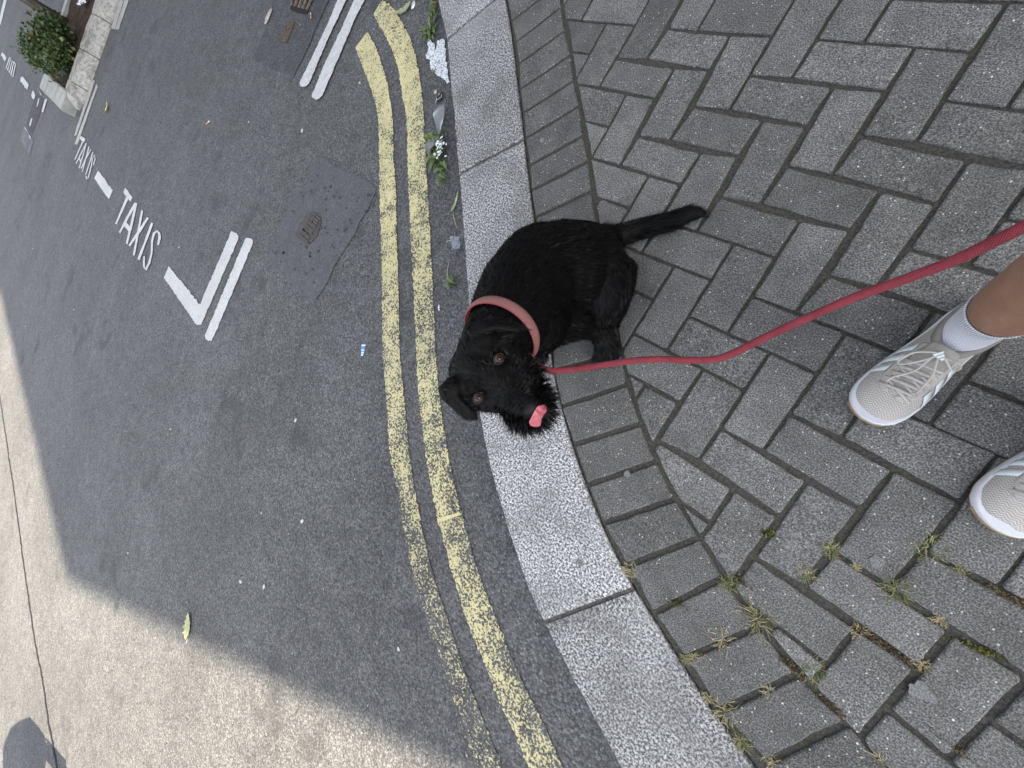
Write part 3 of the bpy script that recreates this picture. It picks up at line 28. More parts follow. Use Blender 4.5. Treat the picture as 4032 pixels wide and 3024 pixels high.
# ------------------------------------------------------------ helpers
def tag(o, label=None, cat=None, group=None, kind=None):
    if label: o['label'] = label
    if cat: o['category'] = cat
    if group: o['group'] = group
    if kind: o['kind'] = kind
    return o
def link(name, me, m=None, parent=None, smooth=False):
    o = bpy.data.objects.new(name, me); COL.objects.link(o)
    if m is not None: me.materials.append(m)
    if smooth: me.shade_smooth()
    if parent is not None: o.parent = parent
    return o
def bmobj(name, bm, m=None, parent=None, smooth=False):
    me = bpy.data.meshes.new(name); bm.normal_update(); bm.to_mesh(me); bm.free()
    return link(name, me, m, parent, smooth)
def pyobj(name, vs, fs, m=None, parent=None, smooth=False, attrs=None):
    me = bpy.data.meshes.new(name); me.from_pydata([tuple(v) for v in vs], [], fs); me.update()
    if attrs:
        for k, a in attrs.items():
            at = me.attributes.new(k, 'FLOAT', 'POINT'); at.data.foreach_set('value', np.asarray(a, dtype=np.float32))
    return link(name, me, m, parent, smooth)
def empty(name, loc=(0, 0, 0), rz=0):
    o = bpy.data.objects.new(name, None); COL.objects.link(o); o.location = loc; o.rotation_euler = (0, 0, rz); o.empty_display_size = .05
    return o
class M:
    """tiny node-material builder"""
    def __init__(s, name, rough=.8, spec=.3):
        s.m = bpy.data.materials.new(name); s.m.use_nodes = True; s.t = s.m.node_tree; s.n = s.t.nodes
        s.b = s.n['Principled BSDF']; s.b.inputs['Roughness'].default_value = rough; s.b.inputs['Specular IOR Level'].default_value = spec
        s.tc = s.n.new('ShaderNodeTexCoord'); s.co = s.tc.outputs['Object']
    def set(s, k, v):
        if hasattr(v, 'links') or isinstance(v, bpy.types.NodeSocket): s.t.links.new(v, s.b.inputs[k])
        else: s.b.inputs[k].default_value = v
        return s
    def _in(s, sock, v):
        if isinstance(v, bpy.types.NodeSocket): s.t.links.new(v, sock)
        elif v is not None: sock.default_value = v
    def noise(s, scale, detail=2, rough=.5, co=None, dist=0):
        n = s.n.new('ShaderNodeTexNoise'); n.inputs['Scale'].default_value = scale; n.inputs['Detail'].default_value = detail
        n.inputs['Roughness'].default_value = rough; n.inputs['Distortion'].default_value = dist; s.t.links.new(co or s.co, n.inputs['Vector']); return n.outputs['Fac']
    def vor(s, scale, out='Distance', feature='F1', co=None, rnd_=1):
        n = s.n.new('ShaderNodeTexVoronoi'); n.feature = feature; n.inputs['Scale'].default_value = scale; n.inputs['Randomness'].default_value = rnd_
        s.t.links.new(co or s.co, n.inputs['Vector']); return n.outputs[out]
    def wave(s, scale, dist=0, dscale=1, co=None, direction='X', typ='SIN'):
        n = s.n.new('ShaderNodeTexWave'); n.bands_direction = direction; n.wave_profile = typ; n.inputs['Scale'].default_value = scale
        n.inputs['Distortion'].default_value = dist; n.inputs['Detail Scale'].default_value = dscale; s.t.links.new(co or s.co, n.inputs['Vector']); return n.outputs['Fac']
    def ramp(s, v, stops, interp='LINEAR'):
        n = s.n.new('ShaderNodeValToRGB'); n.color_ramp.interpolation = interp; e = n.color_ramp.elements
        while len(e) < len(stops): e.new(.5)
        for i, (p_, c) in enumerate(stops):
            e[i].position = p_; e[i].color = (c, c, c, 1) if isinstance(c, (int, float)) else (*c, 1)
        s._in(n.inputs[0], v); return n.outputs[0]
    def math(s, op, a, b=None, clamp=False):
        n = s.n.new('ShaderNodeMath'); n.operation = op; n.use_clamp = clamp; s._in(n.inputs[0], a); s._in(n.inputs[1], b); return n.outputs[0]
    def mix(s, f, a, b, blend='MIX'):
        n = s.n.new('ShaderNodeMix'); n.data_type = 'RGBA'; n.blend_type = blend; n.clamp_factor = True
        s._in(n.inputs[0], f)
        for k, v in ((6, a), (7, b)):
            if isinstance(v, (int, float)): v = (v, v, v, 1)
            elif isinstance(v, tuple) and len(v) == 3: v = (*v, 1)
            s._in(n.inputs[k], v)
        return n.outputs[2]
    def bump(s, h, strength=.5, dist=.002, normal=None):
        n = s.n.new('ShaderNodeBump'); n.inputs['Strength'].default_value = strength; n.inputs['Distance'].default_value = dist
        s._in(n.inputs['Height'], h); s._in(n.inputs['Normal'], normal); return n.outputs[0]
    def attr(s, name):
        n = s.n.new('ShaderNodeAttribute'); n.attribute_name = name; return n.outputs['Fac']
    def sep(s, ax, co=None):
        n = s.n.new('ShaderNodeSeparateXYZ'); s.t.links.new(co or s.co, n.inputs[0]); return n.outputs[ax]
    def mapping(s, scale=(1, 1, 1), rot=(0, 0, 0), loc=(0, 0, 0)):
        n = s.n.new('ShaderNodeMapping'); n.inputs['Scale'].default_value = scale; n.inputs['Rotation'].default_value = rot; n.inputs['Location'].default_value = loc
        s.t.links.new(s.co, n.inputs[0]); return n.outputs[0]
def simple(name, col, rough=.7, spec=.3, var=.15, scale=40, bump=0, bscale=None):
    q = M(name, rough, spec); f = q.noise(scale, 3)
    lo = tuple(c*(1-var) for c in col); hi = tuple(min(1, c*(1+var)) for c in col)
    q.set('Base Color', q.ramp(f, [(.3, lo), (.7, hi)]))
    if bump: q.set('Normal', q.bump(q.noise(bscale or scale*3, 3), bump, .002))
    return q.m
# asphalt colour tree, shared by the road and by worn paint lying on it
def asphalt_tree(q, k=1.0, tone=(.102, .104, .108)):
    c1 = q.vor(150, 'Color'); d1 = q.vor(150)
    grain = q.ramp(q.sep(0, c1), [(0, .48), (.45, .85), (.85, 1.18), (1, 1.6)])
    fine = q.ramp(q.noise(420, 3, .7), [(.3, .55), (.7, 1.45)])
    gap = q.ramp(d1, [(.0, 1.08), (.5, .94), (.95, .5)])
    big = q.ramp(q.noise(1.3, 4, .55), [(.3, .84), (.7, 1.14)])
    mid = q.ramp(q.noise(14, 4, .7), [(.3, .8), (.7, 1.2)])
    col = q.mix(1, tuple(t*k for t in tone), grain, 'MULTIPLY')
    for f in (fine, gap, big, mid): col = q.mix(1, col, f, 'MULTIPLY')
    # dark oily blots and pale specks of grit
    blot = q.ramp(q.noise(3.1, 3, .6), [(.61, 0), (.72, .55)])
    col = q.mix(blot, col, (.03, .031, .034))
    sc = q.vor(33, 'Color'); sdist = q.vor(33)
    speck = q.math('MULTIPLY', q.math('GREATER_THAN', q.sep(1, sc), .93), q.math('LESS_THAN', sdist, .09))
    col = q.mix(speck, col, (.42, .42, .40))
    sc2 = q.vor(75, 'Color'); sd2 = q.vor(75)
    sp2 = q.math('MULTIPLY', q.math('GREATER_THAN', q.sep(2, sc2), .9), q.math('LESS_THAN', sd2, .16))
    col = q.mix(sp2, col, (.24, .245, .25))
    h = q.math('ADD', q.math('MULTIPLY', d1, -1.0), q.math('MULTIPLY', q.noise(420, 2), .5))
    return col, h
def mat_asphalt(name='asphalt', k=1.0, tone=(.102, .104, .108), bs=.9):
    q = M(name, .82, .35); col, h = asphalt_tree(q, k, tone); q.set('Base Color', col); q.set('Normal', q.bump(h, bs, .0035)); return q.m
def mat_paint(name, col, wear_lo=0.0, dirt=.25):
    q = M(name, .7, .35); acol, h = asphalt_tree(q, .85)
    wv = q.attr('wear')
    n = q.math('ADD', q.math('MULTIPLY', q.noise(128, 3, .7), .75), q.math('MULTIPLY', q.noise(17, 3), .25))
    thr = q.math('ADD', q.math('MULTIPLY', wv, .27), .30+wear_lo)
    f = q.math('MULTIPLY', q.math('SUBTRACT', thr, n), 22, True)   # 1 = worn through
    dk = tuple(c*(1-dirt) for c in col)
    p_ = q.mix(q.ramp(q.noise(60, 4, .7), [(.35, 0), (.7, 1)]), dk, col)
    p_ = q.mix(q.ramp(q.noise(5, 3), [(.4, .0), (.75, .35)]), p_, tuple(c*.55 for c in col))
    q.set('Base Color', q.mix(f, p_, acol)); hh = q.math('ADD', q.math('MULTIPLY', h, .35), q.math('MULTIPLY', f, -.8))
    q.set('Normal', q.bump(hh, .8, .002)); return q.m
def mat_granite():
    q = M('granite', .75, .35)
    a = q.noise(170, 2, .55); b = q.noise(360, 2, .6)
    f = q.math('ADD', q.math('MULTIPLY', a, .62), q.math('MULTIPLY', b, .38))
    c = q.ramp(f, [(.40, (.045, .046, .048)), (.475, (.15, .152, .155)), (.52, (.33, .33, .332)), (.62, (.60, .60, .60))])
    tn = q.attr('tone')
    grime = q.ramp(q.noise(6, 5, .7), [(.46, 0), (.62, .62)])
    c = q.mix(q.math('MULTIPLY', grime, .8), c, (.10, .10, .10))
    c = q.mix(1, c, q.ramp(tn, [(0, .74), (1, 1.08)]), 'MULTIPLY')
    sc_ = q.ramp(q.noise(38, 4, .75, co=q.mapping((1, .35, 1), (0, 0, -.5))), [(.60, 0), (.70, .55)]); c = q.mix(sc_, c, (.085, .083, .08))
    c = q.mix(q.ramp(q.noise(2.2, 3), [(.5, 0), (.8, .25)]), c, (.5, .5, .5))
    q.set('Base Color', c); q.set('Normal', q.bump(f, .5, .0015)); return q.m
def mat_paver():
    q = M('concrete_paver', .85, .25)
    tn = q.attr('tone')
    f = q.noise(330, 3, .65)
    c = q.ramp(f, [(.34, (.035, .036, .036)), (.5, (.102, .103, .103)), (.64, (.225, .226, .224))])
    c = q.mix(1, c, q.ramp(tn, [(0, .80), (1, 1.28)]), 'MULTIPLY')
    c = q.mix(1, c, q.ramp(q.noise(11, 5, .7), [(.3, .72), (.7, 1.25)]), 'MULTIPLY')
    c = q.mix(q.ramp(q.noise(2.6, 4, .65), [(.50, 0), (.70, .30)]), c, (.060, .058, .054))
    c = q.mix(q.ramp(q.noise(23, 5, .75), [(.62, 0), (.72, .35)]), c, (.24, .24, .235))
    vc = q.vor(120, 'Color'); vd = q.vor(120)
    s1 = q.math('MULTIPLY', q.math('GREATER_THAN', q.sep(0, vc), .86), q.math('LESS_THAN', vd, .19))
    c = q.mix(s1, c, (.48, .48, .46))
    vc2 = q.vor(55, 'Color'); vd2 = q.vor(55)
    s2 = q.math('MULTIPLY', q.math('GREATER_THAN', q.sep(1, vc2), .93), q.math('LESS_THAN', vd2, .10))
    c = q.mix(s2, c, (.62, .62, .6))
    # old chewing-gum discs and pale scuffs
    gd = q.vor(4.2, co=q.mapping((1, 1, .01))); gc = q.vor(4.2, 'Color', co=q.mapping((1, 1, .01)))
    gum = q.math('MULTIPLY', q.math('GREATER_THAN', q.sep(2, gc), .55), q.math('LESS_THAN', q.math('ADD', gd, q.math('MULTIPLY', q.noise(60, 3), .05)), .075))
    c = q.mix(q.math('MULTIPLY', gum, .45), c, q.mix(q.math('GREATER_THAN', q.sep(0, gc), .6), (.05, .05, .052), (.27, .28, .28)))
    c = q.mix(1, c, (.93, .925, .905), 'MULTIPLY')
    q.set('Base Color', c)
    q.set('Normal', q.bump(q.math('ADD', f, q.math('MULTIPLY', q.noise(90, 3), .5)), .6, .0016)); return q.m
def mat_joint():
    q = M('joint_sand', .95, .1)
    c = q.ramp(q.noise(160, 4, .7), [(.3, (.034, .033, .030)), (.7, (.108, .104, .094))])
    # moss shows where the path stays damp, toward the bend in the kerb
    y = q.sep(1); damp = q.math('MULTIPLY', q.math('ADD', q.math('MULTIPLY', y, -1), -1.0), 1.2, True)
    moss = q.math('MULTIPLY', q.ramp(q.noise(9, 4, .7), [(.48, 0), (.6, 1)]), q.math('MAXIMUM', damp, .18))
    mc = q.ramp(q.noise(300, 3), [(.3, (.03, .035, .01)), (.7, (.14, .145, .045))])
    c = q.mix(q.math('MULTIPLY', moss, .8), c, mc)
    q.set('Base Color', c); q.set('Normal', q.bump(q.noise(200, 4, .75), 1, .006)); return q.m
ASP = mat_asphalt(); GRAN = mat_granite(); PAV = mat_paver(); JNT = mat_joint()
YEL = mat_paint('yellow_paint', (.58, .53, .29), .055, .22)
WHT = mat_paint('white_paint', (.55, .555, .56), -.05, .28)
ZR = -.1
V2 = lambda p: np.array(p, float)
def unit(v): return v/np.hypot(*v)
def left_n(t): return np.array([-t[1], t[0]])
# ------------------------------------------------------------ road
def sheet(name, polys, z, m, attrs=None, jit=0, sub=0, kind='structure', parent=None, th=0):
    bm = bmesh.new()
    for P in polys:
        P = [np.array(p) for p in P]
        if sub:
            Q = []
            for i, p in enumerate(P):
                q_ = P[(i+1) % len(P)]; L = np.hypot(*(q_-p)); n = max(1, int(L/sub))
                for k in range(n): Q.append(p+(q_-p)*k/n+np.array([rnd.gauss(0, jit), rnd.gauss(0, jit)]))
            P = Q
        vs = [bm.verts.new((p[0], p[1], z)) for p in P]
        f = bm.faces.new(vs)
        f.normal_update()
        if f.normal.z < 0: f.normal_flip()
    bmesh.ops.triangulate(bm, faces=bm.faces[:])
    o = bmobj(name, bm, m, parent)
    if attrs:
        for k, v in attrs.items():
            at = o.data.attributes.new(k, 'FLOAT', 'POINT'); at.data.foreach_set('value', np.full(len(o.data.vertices), v, np.float32))
    if kind: o['kind'] = kind
    return o
pyobj('road', [(-90, -70, ZR), (60, -70, ZR), (60, 60, ZR), (-90, 60, ZR)], [(0, 1, 2, 3)], ASP)['kind'] = 'structure'
def resample(P, n):
    P = np.array(P); d = np.r_[0, np.cumsum(np.hypot(*np.diff(P, axis=0).T))]; t = np.linspace(0, d[-1], n)
    return np.c_[np.interp(t, d, P[:, 0]), np.interp(t, d, P[:, 1])]
def smooth(P, k=2):
    P = np.array(P)
    for _ in range(k): P[1:-1] = (P[:-2]+2*P[1:-1]+P[2:])/4
    return P
def extend(P, a=0, b=0):
    P = [np.array(p) for p in P]
    if a: P = [P[0]+unit(P[0]-P[2])*a]+P
    if b: P = P+[P[-1]+unit(P[-1]-P[-3])*b]
    return P
def strip(name, Lp, Rp, z, m, wear, n=420, jit=.0022):
    A = smooth(resample(Lp, n), 3); B = smooth(resample(Rp, n), 3)
    vs = []; wv = []; fs = []; K = 5
    for i in range(n):
        ja, jb = rnd.gauss(0, jit), rnd.gauss(0, jit); t = unit(B[i]-A[i])
        a, b = A[i]+t*ja, B[i]+t*jb
        for k in range(K):
            p = a+(b-a)*k/(K-1); vs.append((p[0], p[1], z)); wv.append(wear(i/(n-1), k/(K-1)))
        if i:
            for k in range(K-1):
                o = (i-1)*K+k; fs.append((o, o+1, o+K+1, o+K))
    o = pyobj(name, vs, fs, m, attrs={'wear': wv}); o['kind'] = 'structure'
    for f in o.data.polygons:
        if f.normal.z < 0: o.data.flip_normals(); break
    return o
def interp(t, pts):
    return float(np.interp(t, [p[0] for p in pts], [p[1] for p in pts]))
strip('yellow_line', extend(D['YO'][0], 0, 3), extend(D['YO'][1], 0, 3), ZR+.004, YEL, lambda t, s: interp(t/.56, [(0, .28), (.2, .42), (.45, .52), (.6, .58), (.7, .68), (.8, .80), (.9, .86), (1, .88)])+.10*abs(s-.5), n=700)
strip('yellow_line', extend(D['YI'][0], 0, 3), extend(D['YI'][1], 0, 3), ZR+.004, YEL, lambda t, s: interp(t/.56, [(0, .52), (.15, .38), (.35, .52), (.5, .58), (.62, .52), (.7, .60), (.85, .62), (1, .56)])+(.22 if t > .38 else .08)*(s-.35), n=700)
sheet('yellow_line', [D['YB']], ZR+.007, YEL, {'wear': .1}, .001, .02)
sheet('bay_marking', [D['WV']], ZR+.004, WHT, {'wear': .5}, .003, .015)
sheet('bay_marking', [D['WL']], ZR+.004, WHT, {'wear': .5}, .003, .015)
sheet('bay_marking', [D['WD']], ZR+.004, WHT, {'wear': .3}, .003, .05)
sheet('bay_marking', [D['WA']], ZR+.0085, WHT, {'wear': .5}, .002, .012)
sheet('bay_marking', [D['WB']], ZR+.0085, WHT, {'wear': .5}, .002, .012)
T1 = D['T1']
for i, P in enumerate(T1): sheet('road_lettering', [P], ZR+.004+.0003*i, WHT, {'wear': .3}, .002, .03)
for i, P in enumerate(D['T2']): sheet('road_lettering', [P], ZR+.004+.0003*i, WHT, {'wear': .3}, .003, .05)
for P in D['FL']: sheet('bay_marking', [P], ZR+.004, mat_paint('old_white_paint', (.42, .42, .38), 0, .3) if P is D['FL'][0] else bpy.data.materials['old_white_paint'], {'wear': .5}, .006, .06)
for P in D['FM']: sheet('road_marking', [P], ZR+.0075, WHT, {'wear': .3}, .008, .1)
for i, P in enumerate(D['FT']): sheet('road_lettering', [P], ZR+.0075+.0005*i, WHT, {'wear': .45}, .01, .1)
sheet('red_paving', D['PK'], ZR+.004, mat_asphalt('red_asphalt', 1, (.14, .135, .16), .4))
sheet('dark_paving', D['DK'], ZR+.004, mat_asphalt('dark_asphalt', 1, (.062, .052, .06), .6))
SEAL = M('crack_seal', .9, .2).set('Base Color', (.02, .02, .022, 1)).m
L = smooth(resample(extend(D['CR'], 1, 2), 160), 1); vs = []; fs = []
for i, p in enumerate(L):
    t = unit(L[min(i+1, 159)]-L[max(i-1, 0)]); n_ = left_n(t); wdt = .006+.005*rnd.random(); off = rnd.gauss(0, .004)
    vs += [(*(p+n_*(wdt+off)), ZR+.004), (*(p-n_*(wdt-off)), ZR+.004)]
    if i: fs.append((2*i-2, 2*i-1, 2*i+1, 2*i))
pyobj('road_joint', vs, fs, SEAL)['kind'] = 'structure'
q = M('smooth_patch', .85, .3); c, h = asphalt_tree(q, .98, (.098, .101, .109)); c = q.mix(.55, c, q.ramp(q.noise(9, 5, .75), [(.3, (.070, .073, .080)), (.7, (.092, .095, .102))]))
q.set('Base Color', c); q.set('Normal', q.bump(h, .35, .003)); SMO = q.m
DKP = mat_asphalt('bitumen_patch', .85, (.080, .083, .092), .3)
sheet('road_patch', [D['P1']], ZR+.004, SMO, None, .006, .05)
sheet('road_patch', [D['P2']], ZR+.004, DKP, None, .003, .05)
# ------------------------------------------------------------ kerb
B0 = smooth(resample(extend(D['B0'], 6, 6), 400), 4)
KO = smooth(resample(extend(D['K'], 6, 6), 400), 4)
def near_i(P, q): return int(np.argmin(np.hypot(*(P-np.array(q)).T)))
cuts = [(near_i(B0, a), near_i(KO, b)) for a, b in D['KJ']]
def kerb_cross(i, j, NS=60):
    pass
cuts = sorted(cuts)
# extra joints outside the picture
def walk(P, i, d):
    s = 0; st = 1 if d > 0 else -1
    while 0 < i < len(P)-1 and s < abs(d): s += np.hypot(*(P[i+st]-P[i])); i += st
    return i
pre = []; a, b = cuts[0]
for _ in range(6):
    a, b = walk(B0, a, -.9), walk(KO, b, -.9); pre.insert(0, (a, b))
post = []; a, b = cuts[-1]
for _ in range(5):
    a, b = walk(B0, a, .85), walk(KO, b, .95); post.append((a, b))
cuts = pre+cuts+post
bm = bmesh.new(); tones = []
R_ = .016
for (a0, b0), (a1, b1) in zip(cuts[:-1], cuts[1:]):
    n = 40; I = resample(B0[a0:a1+1], n); O = resample(KO[b0:b1+1], n)
    g = .0055; I[0] += unit(I[1]-I[0])*g; O[0] += unit(O[1]-O[0])*g; I[-1] -= unit(I[-1]-I[-2])*g; O[-1] -= unit(O[-1]-O[-2])*g
    tn = rnd.random(); rows = []
    for i in range(n):
        t = unit(O[i]-I[i]); Wd = np.hypot(*(O[i]-I[i])); jj = rnd.gauss(0, .0008)
        ed = .004 if i in (0, n-1) else 0
        pro = [(.006, -.2), (.006, -.004), (.009, -ed), (Wd*.33, -ed*.6), (Wd*.66, -ed*.6), (Wd-R_, -ed), (Wd-R_*.5+jj, -.002-ed), (Wd-.002+jj, -.010), (Wd+jj, -.022), (Wd+.008+jj, -.2)]
        rows.append([bm.verts.new((*(I[i]+t*s), z)) for s, z in pro]); tones += [tn]*len(pro)
    for i in range(n-1):
        for k in range(len(rows[0])-1): bm.faces.new((rows[i][k], rows[i+1][k], rows[i+1][k+1], rows[i][k+1]))
    bm.faces.new(rows[0]); bm.faces.new(rows[-1][::-1])
bmesh.ops.recalc_face_normals(bm, faces=bm.faces[:])
kerb = bmobj('kerb', bm, GRAN); kerb['kind'] = 'structure'
at = kerb.data.attributes.new('tone', 'FLOAT', 'POINT'); at.data.foreach_set('value', np.array(tones, np.float32))
MORT = simple('kerb_mortar', (.085, .083, .078), .95, .1, .45, 120, .8)
bm = bmesh.new()
for a, b in cuts[1:-1]:
    p, q_ = B0[a], KO[b]; t = unit(q_-p); n = left_n(t)*.009
    vs = [bm.verts.new((*v, -.007)) for v in (p+n+t*.006, q_+n-t*.012, q_-n-t*.012, p-n+t*.006)]
    lo = [bm.verts.new((v.co.x, v.co.y, -.1)) for v in vs]
    bm.faces.new(vs)
    for k in range(4): bm.faces.new((vs[k], lo[k], lo[(k+1) % 4], vs[(k+1) % 4]))
bmobj('kerb_mortar', bm, MORT)['kind'] = 'structure'
# ------------------------------------------------------------ pavement bedding, border course and herringbone
B1 = smooth(resample(extend(D['B1'], 6, 6), 300), 3)
bed = list(map(tuple, B0))+[(tuple(B0[-1]+np.array([6, 1]))), (12, 6), (-6, 6)]
bm = bmesh.new(); f = bm.faces.new([bm.verts.new((x, y, -.0065)) for x, y in B0.tolist()+[(9, -5), (9, 6.5), (B0[0][0], 6.5)]])
f.normal_update()
if f.normal.z < 0: f.normal_flip()
bmesh.ops.triangulate(bm, faces=bm.faces[:]); bmobj('pavement_bedding', bm, JNT)['kind'] = 'structure'
def clip_half(P, a, n):
    out = []
    for i in range(len(P)):
        p, q = P[i], P[(i+1) % len(P)]; dp, dq = (p-a)@n, (q-a)@n
        if dp >= 0: out.append(p)
        if (dp > 0) != (dq > 0) and abs(dp-dq) > 1e-12: out.append(p+(q-p)*dp/(dp-dq))
    return out
def area(P): x = np.array(P); return .5*np.sum(x[:, 0]*np.roll(x[:, 1], -1)-x[:, 1]*np.roll(x[:, 0], -1))
def inset(P, d):
    P = [np.array(p) for p in P]
    if area(P) < 0: P = P[::-1]
    for i, (a, b) in enumerate([(P[k], P[(k+1) % len(P)]) for k in range(len(P))]):
        if np.hypot(*(b-a)) < 1e-5: continue
        n = left_n(unit(b-a)); P2 = clip_half(P if i == 0 else Q, a+n*(d[i] if isinstance(d, (list, tuple)) else d), n); Q = P2
        if len(Q) < 3: return []
    return Q
def add_paver(bm, tones, P, tn, dz=0):
    P = [np.array(p) for p in P]
    if len(P) < 3 or abs(area(P)) < .0008: return
    if area(P) < 0: P = P[::-1]
    # cut tiny corners, subdivide and roughen the arris
    Q = []
    for i, p in enumerate(P):
        a, b = P[i-1], P[(i+1) % len(P)]; r = min(.004+rnd.random()*.004, .3*np.hypot(*(a-p)), .3*np.hypot(*(b-p)))
        if np.hypot(*(a-p)) < .004: continue
        Q += [p+unit(a-p)*r, p+(unit(a-p)+unit(b-p))*r*.33, p+unit(b-p)*r]
        L = np.hypot(*(b-p)); n = int(L/.02)
        for k in range(1, n): 
            t = k/n
            if L*t > r and L*(1-t) > r+.003: Q.append(p+(b-p)*t+left_n(unit(b-p))*(abs(rnd.gauss(0, .0011))))
    c = np.mean(Q, axis=0)
    tilt = np.array([rnd.gauss(0, .004), rnd.gauss(0, .004)])
    def ring(off, z):
        out = []
        for q_ in Q:
            v = c-q_; d = np.hypot(*v); p = q_+v/d*off
            out.append(bm.verts.new((p[0], p[1], z+dz+(p-c)@tilt))); tones.append(tn)
        return out
    r0 = ring(0, -.03); r1 = ring(0, -.0035); r2 = ring(.0018, -.0012); r3 = ring(.005, 0)
    for A, B in ((r0, r1), (r1, r2), (r2, r3)):
        for i in range(len(Q)): bm.faces.new((A[i], A[(i+1) % len(Q)], B[(i+1) % len(Q)], B[i]))
    bm.faces.new(r3)
OB = np.array(D['obs'])
def disp(u):
    d2 = np.sum((OB[:, :2]-u)**2, axis=1); wt = 1/(d2+.0004)**1.5; k = .08**-3*.3
    return ((OB[:, 2:]-OB[:, :2])*wt[:, None]).sum(0)/(wt.sum()+k)
# half planes of the (convex) herringbone side of the border line
HP = []
for i in range(0, 299, 3):
    a, b = B1[i], B1[min(i+3, 299)]; n = left_n(unit(b-a))
    if n@(np.array([.6, -.4])-a) < 0: n = -n
    HP.append((a, n))
bm = bmesh.new(); tones = []
for i in range(-26, 46):
    for j in range(-26, 46):
        c4 = (i+j) % 4
        if c4 == 0: cs = [(i, j), (i+2, j), (i+2, j+1), (i, j+1)]
        elif c4 == 2: cs = [(i, j), (i+1, j), (i+1, j+2), (i, j+2)]
        else: continue
        ctr = np.mean(cs, axis=0)*[.1, -.1]
        if ctr[0] < -2.2 or ctr[0] > 3.5 or ctr[1] < -3.2 or ctr[1] > 2.2: continue
        P = [np.array([a*.1, -b*.1]) for a, b in cs]; P = [p+disp(p) for p in P]
        jw = .0030 if ctr[1] > -.9 else .0048
        P = inset(P, jw*rnd.uniform(.75, 1.15))
        if len(P) < 3: continue
        if any((ctr-a)@n < -.12 for a, n in HP): continue
        near = [h for h in HP if np.hypot(*(h[0]-ctr)) < .6]
        for a, n in near:
            P = clip_half(P, a+n*.0035, n)
            if len(P) < 3: break
        if len(P) < 3: continue
        # drop near-duplicate points left by clipping
        Q = [p for k, p in enumerate(P) if np.hypot(*(p-P[k-1])) > .0025]
        if any((np.array(ctr)-a)@n < -.12 for a, n in near): continue
        if len(Q) >= 3: add_paver(bm, tones, Q, min(1, max(0, rnd.gauss(.6, .26))), rnd.gauss(0, .0006))
# border course
Jn = [(np.array(a), np.array(b)) for a, b in D['J']]
for _ in range(8):
    a, b = Jn[0]; c_, d_ = Jn[1]; Jn.insert(0, (B0[near_i(B0, a-(c_-a)/np.hypot(*(c_-a))*.105)], B1[near_i(B1, b-(c_-a)/np.hypot(*(c_-a))*.105)]))
for _ in range(14):
    a, b = Jn[-1]; t0 = unit(B0[walk(B0, near_i(B0, a), .06)]-a); ia, ib = walk(B0, near_i(B0, a), .102), walk(B1, near_i(B1, b), .108)
    Jn.append((B0[ia], B1[ib]))
for (a, b), (c_, d_) in zip(Jn[:-1], Jn[1:]):
    lo = a[1] < -1.0
    P = inset([a, b, d_, c_], [.0055 if lo else .0035, .004, .0055 if lo else .0035, .0085 if lo else .006] if area([a, b, d_, c_]) > 0 else [.006, .004, .0055 if lo else .0035, .004])
    if len(P) >= 3: add_paver(bm, tones, P, min(.7, max(0, rnd.gauss(.22, .12))), rnd.gauss(0, .0005))
pav = bmobj('block_paving', bm, PAV); pav['kind'] = 'structure'
at = pav.data.attributes.new('tone', 'FLOAT', 'POINT'); at.data.foreach_set('value', np.array(tones, np.float32))
# ------------------------------------------------------------ building behind the photographer (throws the big shade)
GX, GY = -2.688, -4.239
BH = 13.5; k_ = (BH+.1)/math.tan(EL); BX = GX+k_*math.cos(AZ); BY = GY+k_*math.sin(AZ)
brick = M('render_wall', .85, .2); brick.set('Base Color', brick.ramp(brick.noise(2, 4), [(.3, (.40, .38, .35)), (.7, (.48, .46, .43))]))
bl = empty('building', (BX, BY, 0)); tag(bl, 'pale rendered office building standing behind the pavement', 'building')
def box(bm, x0, x1, y0, y1, z0, z1):
    v = [bm.verts.new((x, y, z)) for z in (z0, z1) for y in (y0, y1) for x in (x0, x1)]
    for f in ((0, 2, 3, 1), (4, 5, 7, 6), (0, 1, 5, 4), (1, 3, 7, 5), (3, 2, 6, 7), (2, 0, 4, 6)): bm.faces.new([v[i] for i in f])
bm = bmesh.new(); box(bm, -45, 0, 0, 14, 0, BH); bmobj('wall', bm, brick.m, bl)
bm = bmesh.new(); box(bm, -45.0, -.004, .05, 13.9, BH+.002, BH+.1); bmobj('roof', bm, simple('roof_felt', (.12, .12, .12)), bl)
glass = M('window_glass', .1, .6).set('Base Color', (.05, .06, .07, 1)).m; wf = simple('window_frame', (.55, .55, .55))
for fl in range(4):
    for cx in range(14):
        x = -1.8-cx*3.1; z = 1.0+fl*3.3
        bm = bmesh.new()
        for a in ((x-1.1, x+1.1, z, z+.08), (x-1.1, x+1.1, z+1.82, z+1.9), (x-1.1, x-1.02, z+.08, z+1.82), (x+1.02, x+1.1, z+.08, z+1.82), (x-.04, x+.04, z+.08, z+1.82)): box(bm, a[0], a[1], -.06, -.003, a[2], a[3])
        wd = bmobj('window', bm, wf, bl)
        bm = bmesh.new(); box(bm, x-1.02, x-.04, -.02, -.004, z+.08, z+1.82); box(bm, x+.04, x+1.02, -.02, -.004, z+.08, z+1.82); bmobj('pane', bm, glass, wd)
